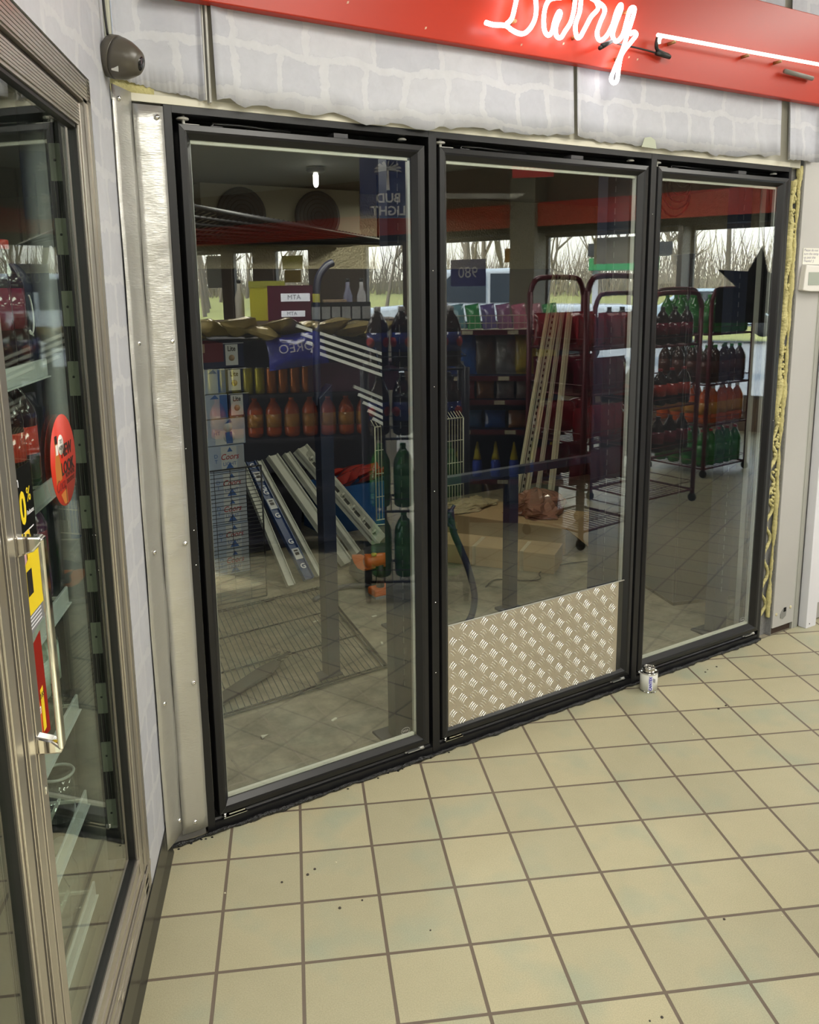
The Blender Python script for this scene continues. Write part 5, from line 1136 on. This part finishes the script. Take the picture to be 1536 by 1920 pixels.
r1 = rack('tall burgundy wheeled rack by the bright windows, green bottles on its top shelf', (5.63, -.10), math.radians(20), .60, .55, (.08, .44, .78, 1.19), 1.46)
r1.rotation_euler = (0, 0, math.radians(20)-PI/2+PI/2)
r1.location = (5.66, -.62, 0)
for k, (z, body, lab, cap, ds) in enumerate(((1.192, LIME, LBG, GCAP, 'green soda bottle on the top shelf'), (.782, BROWN, BL, GCAP, 'brown green-capped soda bottle on the second shelf'), (.442, ORNG, OL, WCAP, 'orange white-capped soda bottle on the third shelf'), (.082, LIME, LBG, REDCAP, 'dark green soda bottle on the bottom shelf'))):
    fill(big_bottle(ds.replace('soda bottle', 'two litre bottle')+' of the rack by the windows', ds.split(' on ')[0]+'s, rack by the windows', body, lab, cap), r1, .60, .55, z, 5, 4, only=lambda i, j: j in (0, 3) or i in (0, 4))
r2 = rack('burgundy wheeled rack between the gondola and the window rack, dark bottles inside', (4.30, -.62), math.radians(20), .55, .50, (.10, .40, .74, 1.17), 1.44)
for k, (z, body, lab, cap, ds) in enumerate(((1.172, COLA, DKRED, BCAP, 'cola bottle on the top shelf'), (.742, COLA, REDL, REDCAP, 'red-capped cola bottle on the second shelf'), (.402, COLA, DKRED, BCAP, 'cola bottle on the third shelf'))):
    fill(big_bottle(ds+' of the middle burgundy rack', 'dark '+ds.split(' on ')[0]+'s, middle rack shelf %d' % (k+1), body, lab, cap, H=.26, R=.048), r2, .55, .5, z, 4, 4, only=lambda i, j: j in (0, 3) or i == 0)
r3 = rack('burgundy wheeled rack standing beside the snack gondola, packets on its shelves', (3.22, -.62), math.radians(18), .50, .45, (.12, .38, .66, .95, 1.22), 1.55)
PKR = mat('packet_dark_red', (.30, .02, .03), .2, coat=.5); PKM = mat('packet_maroon', (.14, .015, .03), .2, coat=.5); PKW = mat('packet_cream', (.50, .44, .36), .35, coat=.3)
for k, (z, m_, nm) in enumerate(((1.222, PKR, 'red'), (.952, PKM, 'maroon'), (.662, PKR, 'dark red'), (.382, PKM, 'wine red'))):
    p0 = packet('snack_packet', '%s snack packet on the beside-gondola rack, shelf %s' % (nm, ('one, the top', 'two', 'three', 'four')[k]), m_, .12, .20, .06, '%s packets on the rack beside the gondola' % nm)
    for j in range(10):
        o = p0 if j == 0 else copy_tree(p0)
        c, s = math.cos(math.radians(18)), math.sin(math.radians(18)); x = .06+.095*(j % 5); y = .06+(j//5)*.30
        o.location = (3.22+x*c-y*s, -.62+x*s+y*c, z); o.rotation_euler = (0, 0, math.radians(18+random.uniform(-30, 60)))
# ---- blue-labelled cola rack and green bottles at the door 1 side
px_, py_ = pol(-36.6, 4.42)
r4 = rack('narrow dark blue rack of blue labelled cola and green bottles beside the snack shelf', (px_, py_), math.radians(55), .50, .34, (.12, .49, .86, 1.20), 1.2, 'bottle racks by the door wall')
for o in r4.children:
    if o.name.startswith('top_rail'): bpy.data.objects.remove(o, do_unlink=True)
for o in r4.children:
    if o.type == 'MESH' and 'wheel' not in o.name: o.data.materials[0] = NAVY
PEP = mat('logo_red', (.42, .02, .03), .4)
for z, body, lab, cap, mk, ds in ((1.202, COLA, BLUEL, WCAP, PEP, 'blue labelled cola bottle on the top shelf'), (.862, COLA, BLUEL, BCAP, PEP, 'blue labelled cola bottle on the second shelf'), (.492, LIME, LBG, GCAP, None, 'green soda bottle on the third shelf'), (.122, LIME, LBG, GCAP, None, 'green soda bottle on the bottom shelf')):
    fill(big_bottle('two litre %s of the dark blue rack' % ds, ds.split(' on ')[0]+'s, blue rack '+ds.split(' on ')[1], body, lab, cap, mk, H=.29, R=.052), r4, .5, .34, z, 4, 3, only=lambda i, j: j in (0, 2) or i == 0)
# ---- snack gondola (middle door)
gx_, gy_ = pol(-28.2, 5.95); ga = facing(-28.2); G = Matrix.Rotation(ga, 4, 'Z')
def gl(x, y, z): v = G @ Vector((x, y, z)); return (gx_+v.x, gy_+v.y, z)
t = thing('snack_gondola', 'dark shelving unit stocked with bagged snacks, candy baskets on top', 'shelving unit', 'G', (gx_, gy_, 0), ga)
b = MB(); b.box((-.50, .02, 0), (.42, .06, 1.35)); part('back_panel', b, mat('gondola_blue', (.02, .03, .08), .5), t, False)
b = MB(); b.box((-.50, -.36, 0), (.42, .02, .10)); part('base', b, BURG, t, False)
GS = [(.30, 'base'), (.64, ''), (.84, ''), (1.00, ''), (1.30, '')]
for z, _ in GS:
    b = MB(); b.box((-.50, -.36 if z < 1.2 else -.30, z-.02), (.42, .02, z)); part('shelf', b, mat('gondola_blue', (.02, .03, .08)), t, False)
    b = MB(); b.box((-.50, -.368 if z < 1.2 else -.308, z-.028), (.42, -.36 if z < 1.2 else -.30, z+.006)); part('price_rail', b, BURG, t, False)
    b = MB()
    for k in range(3): x = -.45+k*.30+.05*math.sin(z*9); b.box((x, -.3705 if z < 1.2 else -.3105, z-.024), (x+.07, -.368 if z < 1.2 else -.308, z+.002))
    part('price_ticket', b, mat('ticket', (.60, .58, .42), .6), t, False)
def row(cat_nm, z, cols, w, h, dep, y, label, grp, rowsn=1):
    n = len(cols)
    for k, (cn_, cc) in enumerate(cols):
        m_ = mat('pk_'+cn_.replace(' ', '_'), cc, .22, coat=.5, noise=.35, nscale=25)
        o = packet(cat_nm, label % cn_, m_, w, h, dep, grp)
        L = gl(-.44+.80*(k+.5)/n, y, z+.003); o.location = L; o.rotation_euler = (-.08, 0, ga+random.uniform(-.06, .06))
row('snack_bag', 1.0, [('yellow', (.62, .50, .05)), ('gold', (.55, .42, .06)), ('silver', (.30, .31, .30)), ('clear brown', (.16, .13, .10)), ('blue', (.05, .16, .50)), ('bright blue', (.03, .10, .45))], .15, .27, .07, -.20, '%s snack bag in the row under the candy basket', 'snack bags in the row under the candy basket')
row('candy_bag', .84, [('red', (.42, .05, .03)), ('cream', (.5, .42, .35)), ('white', (.55, .52, .48)), ('orange', (.5, .2, .04)), ('scarlet', (.5, .03, .03)), ('dark red', (.25, .02, .02))], .12, .13, .05, -.26, '%s candy bag above the second price rail', 'candy bags above the second price rail')
row('candy_bag', .64, [('crimson', (.30, .03, .05)), ('copper', (.35, .15, .05)), ('blue', (.05, .12, .36)), ('sky blue', (.10, .25, .5)), ('navy', (.02, .05, .25))], .14, .12, .05, -.26, '%s candy bag above the middle price rail', 'candy bags above the middle price rail')
row('snack_bag', .10, [('teal', (.04, .2, .22)), ('dark', (.08, .07, .06)), ('brown', (.2, .1, .05)), ('olive', (.18, .17, .05)), ('pale blue', (.2, .35, .45))], .15, .17, .07, -.22, '%s snack bag on the bottom shelf of the gondola', 'snack bags on the bottom shelf of the gondola')
for k in range(7):
    cc = [(.62, .50, .05)]*1
    if k == 0:
        jug0 = thing('squeeze_bottle', 'yellow-topped squeeze bottle low on the gondola shelf', 'bottle', 'G', (0, 0, 0), 0, 'yellow-topped bottles on the gondola')
        b = MB(); b.lathe([(.03, 0), (.033, .01), (.033, .10), (.02, .13)], (0, 0, 0), 12); part('bottle_body', b, mat('jug_blue', (.03, .08, .5), .3), jug0, False)
        b = MB(); b.lathe([(.028, .12), (.02, .16), (.006, .24), (0, .245)], (0, 0, 0), 12); part('nozzle', b, mat('jug_yellow', (.62, .52, .03), .4), jug0, False)
        jug0.location = gl(-.42, -.26, .303)
    else: dup(jug0, gl(-.42+k*.125, -.26+.01*(k % 2), .303))
bk_ = thing('candy_basket', 'wire candy basket full of upright pastel packets on top of the gondola', 'basket', 'G', gl(-.03, -.16, 1.30), ga)
b = MB()
for k in range(25): b.tube([(-.45+.036*k, -.14, 0), (-.45+.036*k, -.16, .10)], .002, 4)
for z in (.0, .05, .10): b.tube([(-.46, -.14-.02*z*10, z), (.43, -.14-.02*z*10, z)], .003, 5)
b.box((-.46, -.13, 0), (.43, .12, .004)); part('wires', b, WIREWHT, bk_, False)
for k, (cn_, cc) in enumerate((('mint green', (.10, .40, .16)), ('pale pink', (.50, .25, .30)), ('rose', (.5, .16, .24)), ('plum', (.28, .12, .26)), ('violet', (.16, .12, .36)), ('emerald', (.03, .34, .10)), ('aqua', (.15, .35, .42)), ('lilac', (.3, .24, .45)))):
    o = packet('candy_packet', '%s candy packet standing in the wire basket on the gondola' % cn_, mat('cp_'+cn_.replace(' ', '_'), cc, .3, coat=.3, noise=.3, nscale=40), .095, .17, .04, 'pastel packets in the candy basket')
    o.location = gl(-.42+.104*k, -.17, 1.307); o.rotation_euler = (-.25, .15, ga)
# ---- low snack shelf at the left door: golden bags, blue bag, cans, orange bottles
sx_, sy_ = pol(-42.5, 5.15); sa = facing(-42.5); SM = Matrix.Rotation(sa, 4, 'Z')
def sl_(x, y, z): v = SM @ Vector((x, y, z)); return (sx_+v.x, sy_+v.y, z)
t = thing('snack_shelf', 'wide dark snack shelf piled with golden bags, cans and orange bottles below', 'shelving unit', 'G', (sx_, sy_, 0), sa)
b = MB(); b.box((-.62, .28, 0), (.62, .32, 1.30)); part('back_panel', b, mat('gondola_dark', (.03, .03, .045), .5), t, False)
for z in (.10, .42, .72, .985, 1.30):
    b = MB(); b.box((-.62, -.22, z-.02), (.62, .28, z)); part('shelf', b, mat('gondola_dark', (.03, .03, .045)), t, False)
b = MB(); [b.box((x, -.22, 0), (x+.03, -.19, 1.30)) for x in (-.62, .59)]; part('upright', b, NAVY, t, False)
GOLD = mat('bag_gold', (.46, .36, .14), .16, .25, noise=.45, nscale=30, coat=.6); g0 = packet('snack_bag', 'golden crinkled snack bag in the heap on top of the low shelf', GOLD, .20, .22, .08, 'golden snack bags heaped on the low shelf')
random.seed(17)
for k in range(16):
    o = g0 if k == 0 else copy_tree(g0)
    o.location = sl_(-.55+.145*(k % 8)+random.uniform(-.02, .02), -.14+.20*(k//8), 1.335); o.rotation_euler = (random.uniform(1.1, 1.5), random.uniform(-.3, .3), sa+random.uniform(-.6, .6))
bb_ = packet('cookie_bag', 'shiny royal blue cookie bag hanging over the front of the low shelf', mat('bag_royal', (.05, .06, .42), .14, coat=.7, bump=.5, bscale=25), .34, .20, .09, None); del_ = bb_
bb_.location = sl_(-.12, -.33, 1.15); bb_.rotation_euler = (-.35, .12, sa)
text('lettering', 'OREO', .075, wh, bb_, (0, -.050, .10), (PI/2, 0, 0), .0008)
b = MB(); b.box((-.27, -.10, 0), (.27, .10, .17)); o = solo('display_carton', b, mat('carton_plum', (.13, .06, .10), .5), 'plum coloured display carton with grey lettering beside the royal blue bag', 'carton', 'G', sl_(-.44, -.10, .988), sa, absf=False)
can0 = None
for k in range(11):
    yel = k >= 4
    cols = {0: ('orange', (.55, .16, .02)), 1: ('yellow', (.55, .48, .03))}[int(yel)]
    if k in (0, 4):
        can0 = thing('drink_can', 'tall %s drink can in the row under the blue bag' % cols[0], 'can', 'G', (0, 0, 0), 0, '%s cans in the row under the blue bag' % cols[0])
        b = MB(); b.lathe([(.026, 0), (.031, .006), (.031, .142), (.027, .152)], (0, 0, 0), 14); part('can_body', b, mat('can_'+cols[0], cols[1], .25, .3, noise=.3, nscale=30), can0, False)
        b = MB(); b.lathe([(.0275, .151), (.0275, .155), (.024, .153), (0, .152)], (0, 0, 0), 14); part('can_lid', b, CHROME, can0, False)
        base = can0
    L = sl_(-.16+.068*k, -.17, .987); 
    if k in (0, 4): can0.location = L
    else: dup(can0, L)
ob0 = big_bottle('orange soda bottle packed in the front row below the drink cans', 'orange bottles below the drink cans', ORNG, OL, ORNG, None, .24, .048)
for k in range(10):
    L = sl_(-.50+.108*k, -.15, .724)
    if k == 0: ob0.location = L
    else: dup(ob0, L)
# ---- checkout shelf with display boxes, cash machine topper
cx_, cy_ = pol(-42.3, 7.4); ca = facing(-42.3); CM = Matrix.Rotation(ca, 4, 'Z')
def cl_(x, y, z): v = CM @ Vector((x, y, z)); return (cx_+v.x, cy_+v.y, z)
t = thing('checkout_counter', 'pale checkout counter with raised shelf near the far windows', 'counter', 'G', (cx_, cy_, 0), ca)
b = MB(); b.box((-1.0, 0, 0), (.9, .5, 1.30)); part('body', b, mat('counter_grey', (.34, .33, .30), .6), t, False)
b = MB(); b.box((-1.03, -.03, 1.30), (.93, .53, 1.33)); part('top', b, mat('counter_top', (.20, .15, .11), .4), t, False)
def boxy(nm, lbl, cat, loc, a, w, d_, h, m, lid=None):
    o = thing(nm, lbl, cat, 'G', loc, a); b = MB(); b.box((-w/2, -d_/2, 0), (w/2, d_/2, h)); part('box_body', b, m, o, False, bev=.004)
    if lid: b = MB(); b.box((-w/2-.004, -d_/2-.004, h-.05), (w/2+.004, d_/2+.004, h+.006)); part('lid', b, lid, o, False)
    return o
YB2 = mat('display_yellow', (.60, .56, .04), .5); YB3 = mat('display_olive', (.42, .42, .06), .5)
boxy('display_box', 'tall yellow display box on the checkout counter', 'display box', cl_(.10, .12, 1.33), ca, .30, .2, .33, YB2, YB3)
boxy('display_box', 'lower yellow display box beside the tall one on the counter', 'display box', cl_(-.22, .12, 1.33), ca, .26, .2, .22, YB2)
boxy('display_box', 'tan carton box standing beside the lower yellow box on the counter', 'display box', cl_(-.48, .10, 1.33), ca, .20, .2, .17, mat('display_tan', (.38, .28, .18), .6))
boxy('display_box', 'pink and purple display box in front of the yellow boxes', 'display box', cl_(.02, -.004, 1.33), ca, .16, .04, .15, mat('display_pink', (.45, .12, .22), .5))
for k in range(5):
    x = (-.72, -.60, .34, .74, .82)[k]; cc = ((.5, .5, .52), (.25, .26, .4), (.55, .52, .45), (.55, .40, .04), (.45, .5, .45))[k]; nm_ = ('white', 'blue-grey', 'cream', 'amber', 'pale green')[k]
    o = thing('counter_bottle', '%s bottle standing on the checkout counter' % nm_, 'bottle', 'G', cl_(x, .1, 1.33), ca, 'bottles on the checkout counter'); b = MB(); b.lathe([(.035, 0), (.04, .01), (.04, .2), (.018, .27), (.016, .33)], (0, 0, 0), 12); part('bottle_body', b, mat('cb_'+nm_.replace(' ', '_'), cc, .2, coat=.4), o, False)
    b = MB(); b.lathe([(.018, .32), (.018, .35)], (0, 0, 0), 10); part('cap', b, BCAP, o, False)
ax_, ay_ = pol(-41.3, 6.55); aa = facing(-41.3)
t = thing('cash_machine', 'burgundy cash machine with lit white ATM signs', 'cash machine', 'G', (ax_, ay_, 0), aa)
b = MB(); b.box((-.16, 0, 0), (.20, .4, 1.30)); part('body', b, mat('atm_grey', (.12, .12, .13), .5), t, False)
b = MB(); b.box((-.14, .0, 1.30), (.20, .2, 1.62)); part('topper', b, mat('atm_burgundy', (.14, .02, .05), .4), t, False)
SG = mat('sign_lit', (.9, .9, .95), .5, emis=(.9, .93, 1), estr=1.6)
b = MB(); b.box((-.12, -.006, 1.50), (.10, 0, 1.56)); b.box((-.08, -.006, 1.385), (.10, 0, 1.43)); part('lit_panel', b, SG, t, False)
text('lettering', 'ATM', .05, mat('print_grey', (.3, .3, .32)), t, (0, -.008, 1.53), RW, .0004); text('lettering', 'ATM', .038, mat('print_grey', (.3, .3, .32)), t, (.02, -.008, 1.408), RW, .0004)
# ---- gum rack
grx, gry = pol(-38.2, 5.7); gra = facing(-38.2)
t = thing('gum_rack', 'wire gum rack with slanted grey pockets beside the cash machine', 'rack', 'G', (grx, gry, 0), gra)
b = MB(); b.box((-.20, 0, 1.20), (.20, .02, 1.5)); b.box((-.2, 0, 0), (-.18, .02, 1.2)); b.box((.18, 0, 0), (.2, .02, 1.2)); part('frame', b, WIREBLK, t, False)
b = MB()
for j in range(2):
    for k in range(6): b.obox((-.17+.067*k, -.03-.02*j, 1.43-.1*j), (.028, 0, 0), (0, .006, .04), (0, .006, -.001))
part('pockets', b, mat('pocket_grey', (.40, .42, .42), .4), t, False)
b = MB()
for k in range(14): b.tube([(-.2+.031*k, -.06, 1.22), (-.2+.031*k, -.08, 1.32)], .002, 4)
for z in (1.22, 1.27, 1.32): b.tube([(-.21, -.065, z), (.21, -.065, z)], .0025, 4)
part('wire_basket', b, WIREWHT, t, False)
# ---- hanging signs
hx, hy = pol(-34.9, 6.2); ha = facing(-34.9)
t = thing('beer_banner', 'dark blue beer banner with a pale palm tree, hung from the ceiling', 'banner', 'G', (hx, hy, 2.08), ha)
b = MB(); b.box((-.20, 0, 0), (.20, .02, .44)); part('board', b, mat('banner_blue', (.02, .035, .13), .4), t, False)
b = MB(); b.tube([(-.15, .01, .44), (-.15, .01, CEIL-2.08)], .002, 4); b.tube([(.15, .01, .44), (.15, .01, CEIL-2.08)], .002, 4); part('hanger', b, WIREBLK, t, False)
text('lettering', 'BUD\nLIGHT', .088, mat('banner_white', (.62, .62, .60), .5), t, (0, -.003, .09), RW, .0006, 'CENTER', 1, 0, .002)
b = MB(); b.prism([(-.012, .19), (.012, .19), (.006, .33), (-.006, .33)], -.004, -.001)
for k in range(9):
    a = PI*(k/8)*1.1-.16; b.prism([(0, .325), (.085*math.cos(a)-.012*math.sin(a), .335+.085*math.sin(a)*.7), (.10*math.cos(a), .32+.085*math.sin(a)*.7), (0, .34)], -.004, -.001)
part('palm_print', b, mat('banner_white', (.62, .62, .60)), t, False)
t = thing('aisle_sign', 'red hanging sign with pale lettering high in the middle door reflection', 'sign', 'G', (*pol(-25.5, 6.9), 2.42), facing(-25.5))
b = MB(); b.box((-.16, 0, 0), (.16, .015, .24)); part('board', b, mat('sign_red', (.35, .02, .02), .4), t, False)
b = MB(); b.tube([(-.13, .008, .24), (-.13, .008, CEIL-2.42)], .002, 4); b.tube([(.13, .008, .24), (.13, .008, CEIL-2.42)], .002, 4); part('hanger', b, WIREBLK, t, False)
text('lettering', 'ARTHUS', .06, mat('sign_tan', (.5, .36, .24), .5), t, (0, -.002, .19), RW, .0004)
b = MB(); [b.box((-.14+.035*k, -.004, .06), (-.125+.035*k, 0, .14)) for k in range(8)]; part('bar_print', b, mat('sign_tan', (.5, .36, .24)), t, False)
t = thing('star_display', 'black star topped display hanging in front of the store window', 'display', 'G', (*pol(-11.6, 5.0), 1.40), facing(-11.6))
pts = []
for k in range(10): r = .215 if k % 2 == 0 else .088; a = PI/2+k*PI/5+.10; pts.append((r*math.cos(a), .17+r*math.sin(a)))
b = MB(); b.prism(pts, 0, .02); part('star', b, mat('star_black', (.008, .008, .010), .4), t, False, bev=.003)
b = MB(); b.box((-.06, .021, -.03), (.20, .06, .16)); part('panel', b, mat('star_black', (.008, .008, .010)), t, False)
b = MB(); b.tube([(0, .01, .36), (0, .01, CEIL-1.4)], .002, 4); part('hanger', b, WIREBLK, t, False)
# ---- things on the windows
def decal(lbl, y, z, w, h, m, txt=None, tm=None, ts=.1):
    o = thing('window_poster', lbl, 'poster', 'G', (XR+.046, y, z), 0, 'posters on the store windows'); b = MB(); b.box((-.0015, -w/2, -h/2), (.0, w/2, h/2)); part('sheet', b, m, o, False)
    if txt: text('lettering', txt, ts, tm, o, (-.0035, 0, 0), (PI/2, 0, -PI/2), .0005)
    return o
decal('blue window poster with pale price figures on the window with the orange squares', -3.85, 1.78, .52, .34, mat('poster_blue', (.10, .11, .35), .5), '980', wh, .2)
decal('orange square sign high on the window beside the stone pillar', -3.22, 1.98, .20, .17, mat('poster_orange', (.75, .36, .03), .5))
decal('smaller orange square sign lower on the window beside the pillar', -3.12, 1.72, .14, .15, mat('poster_orange', (.75, .36, .03)))
decal('large pale poster filling the upper part of the window beyond the pillar', -1.9, 1.99, .5, .30, mat('poster_pale', (.55, .52, .42), .6))
decal('yellow poster high in the narrow far window', -6.85, 2.0, .40, .20, mat('poster_yel', (.55, .50, .04), .5))
decal('orange-yellow poster beneath the yellow one in the far window', -6.85, 1.80, .32, .18, mat('poster_amber', (.55, .35, .03), .5))
decal('white sheet pasted in the end window past the counter', -8.5, 1.9, .35, .5, mat('note_paper', (.70, .69, .62)))
b = MB(); b.box((7.72, -3.06, 0), (XR-.002, -2.74, 2.9)); solo('store_pillar', b, mat('pillar_stone', (.24, .22, .17), .8, noise=.5, nscale=90), 'speckled grey-brown pillar between two store windows', 'pillar', 'G', (7.9, -2.9, 0))
b = MB(); b.box((7.74, -1.07, .36), (XR-.002, -1.02, 2.2)); solo('window_post', b, mat('window_frame', (.16, .15, .14)), 'thin dark post between the two windows behind the burgundy racks', 'post', 'G', (7.9, -1.04, .36))

# ================================================================== OUTSIDE THE WINDOWS
BARK = mat('winter_bark', (.21, .17, .13), .9)
def tree_mesh(seed, H):
    random.seed(seed); b = MB()
    def grow(p, d, L, r, lv):
        n = 3; pts = [p]; q = p; dd = d.copy()
        for i in range(n):
            dd = (dd+Vector((random.uniform(-.16, .16), random.uniform(-.16, .16), random.uniform(-.04, .10)))).normalized(); q = q+dd*L/n; pts.append(q)
        b.tube(pts, [r*(1-.5*i/n) for i in range(n+1)], 4 if lv else 6, False)
        if lv < 4:
            for i in range(3 if lv < 3 else 2):
                k = random.choice((1, 2, 3)) if lv else random.choice((2, 3)); a = random.uniform(0, 2*PI); sp = random.uniform(.35, .8)
                nd = (dd+Vector((math.cos(a)*sp, math.sin(a)*sp, random.uniform(0, .35)))).normalized(); grow(pts[k], nd, L*random.uniform(.55, .75), r*.5, lv+1)
    grow(Vector((0, 0, 0)), Vector((0, 0, 1)), H*.42, H*.016, 0)
    return b
random.seed(12); protos = []
for k in range(4):
    H = (9, 11, 8, 10)[k]; b = tree_mesh(40+k, H); o = solo('bare_tree', b, BARK, 'bare winter tree in the wood beyond the grass, seen reflected', 'tree', 'G', (40, 0, 1), 0, 'bare winter trees beyond the grass', absf=False); protos.append(o)
random.seed(77); i = 0
def gz(x): 
    xs = [26, 30, 36, 44, 55, 75]; zs = [-.12, .0, .3, .8, 1.4, 2.2]
    for a in range(5):
        if x <= xs[a+1]: return zs[a]+(zs[a+1]-zs[a])*(x-xs[a])/(xs[a+1]-xs[a])
    return 5
for k in range(64):
    x = random.uniform(33, 54); y = random.uniform(-46, 8)*(x-1.585*-1)/40
    if k < 4: o = protos[k]
    else: o = protos[k % 4].copy(); C.objects.link(o)
    o.location = (x, y, gz(x)-.3); o.rotation_euler = (0, 0, random.random()*6); s = random.uniform(.75, 1.15); o.scale = (s, s, s)
random.seed(5); b = MB()
for k in range(5200):
    x = random.uniform(50, 62); y = random.uniform(-75, 16); h = random.uniform(1.2, 4.2)*(1.6 if random.random() < .12 else 1); l = random.uniform(-1.6, 1.6); z = gz(x)-.3; w = random.uniform(.015, .06)
    b.add([(x, y-w, z), (x+w, y+w, z), (x, y+l, z+h), (x-w, y+w, z)], [(0, 1, 2), (1, 3, 2), (3, 0, 2)])
o = solo('undergrowth', b, mat('brush', (.30, .25, .18), .95), 'thicket of bare brown brush behind the trees', 'undergrowth', 'G', (56, 0, 0), kind='stuff', absf=True)
# white pickup truck
tx, ty = pol(-28.6, 19.5)
t = thing('pickup_truck', 'white pickup truck parked outside the store windows', 'truck', 'G', (tx, ty, -.12), math.radians(-118))
TW = mat('truck_white', (.62, .64, .64), .25, coat=.6); TGL = mat('truck_glass', (.05, .06, .07), .1)
b = MB(); b.prism([(-2.7, .45), (2.6, .45), (2.68, .75), (2.6, 1.08), (1.35, 1.18), (.75, 1.80), (-.75, 1.82), (-1.0, 1.15), (-2.72, 1.12)], -.92, .92); part('body_shell', b, TW, t, False, bev=.06)
b = MB(); b.prism([(.62, 1.70), (1.16, 1.22), (-.02, 1.20), (-.02, 1.72)], -.935, .935); b.prism([(-.10, 1.72), (-.10, 1.20), (-.86, 1.20), (-.70, 1.72)], -.935, .935); part('side_window', b, TGL, t, False)
b = MB(); b.add([(1.22, -.78, 1.26), (1.22, .78, 1.26), (.80, .70, 1.74), (.80, -.70, 1.74)], [(0, 1, 2, 3)]); part('windscreen', b, TGL, t, False)
for x in (1.72, -1.72):
    for y in (-.86, .86): b = MB(); b.lathe([(.2, -.12), (.38, -.10), (.38, .10), (.2, .12)], (x, y, .38), 20, (0, 1, 0)); part('wheel', b, RUBBER, t, False)
b = MB(); b.box((2.64, -.85, .46), (2.74, .85, .66)); part('bumper', b, CHROME, t, False); t.scale = (1.17, 1.17, 1.17)
# green roofed price stand and a distant parked car
t = thing('green_canopy', 'dark and green flat canopy standing in the parking area', 'canopy', 'G', (*pol(-19.6, 15.0), -.12), facing(-19.6))
b = MB(); b.box((-.55, 0, 1.98), (.60, .9, 2.18)); part('roof', b, mat('canopy_green', (.05, .32, .10), .5), t, False)
b = MB(); b.box((-.75, -.02, 2.22), (.62, .95, 2.42)); b.box((-.1, .4, 2.1), (0, .5, 2.3)); part('roof_band', b, mat('canopy_dark', (.03, .035, .045), .5), t, False)
for x in (-.5, .45): b = MB(); b.box((x, .4, 0), (x+.1, .5, 1.98)); part('post', b, WHITE, t, False)
t = thing('parked_car', 'small pale car parked far off at the edge of the grass', 'car', 'G', (*pol(-14.0, 27.5), .1), math.radians(78))
b = MB(); b.prism([(-2.1, .3), (2.1, .3), (2.15, .75), (1.3, .9), (.7, 1.38), (-.9, 1.4), (-1.6, .92), (-2.15, .85)], -.85, .85); part('body_shell', b, mat('car_pale', (.45, .55, .60), .3), t, False, bev=.06)
b = MB(); b.prism([(.6, 1.3), (1.1, .92), (-1.4, .94), (-.85, 1.32)], -.862, .862); part('side_window', b, TGL, t, False)
for x in (1.35, -1.35):
    for y in (-.8, .8): b = MB(); b.lathe([(.15, -.1), (.31, -.09), (.31, .09), (.15, .1)], (x, y, .31), 16, (0, 1, 0)); part('wheel', b, RUBBER, t, False)
bpy.context.view_layer.update()
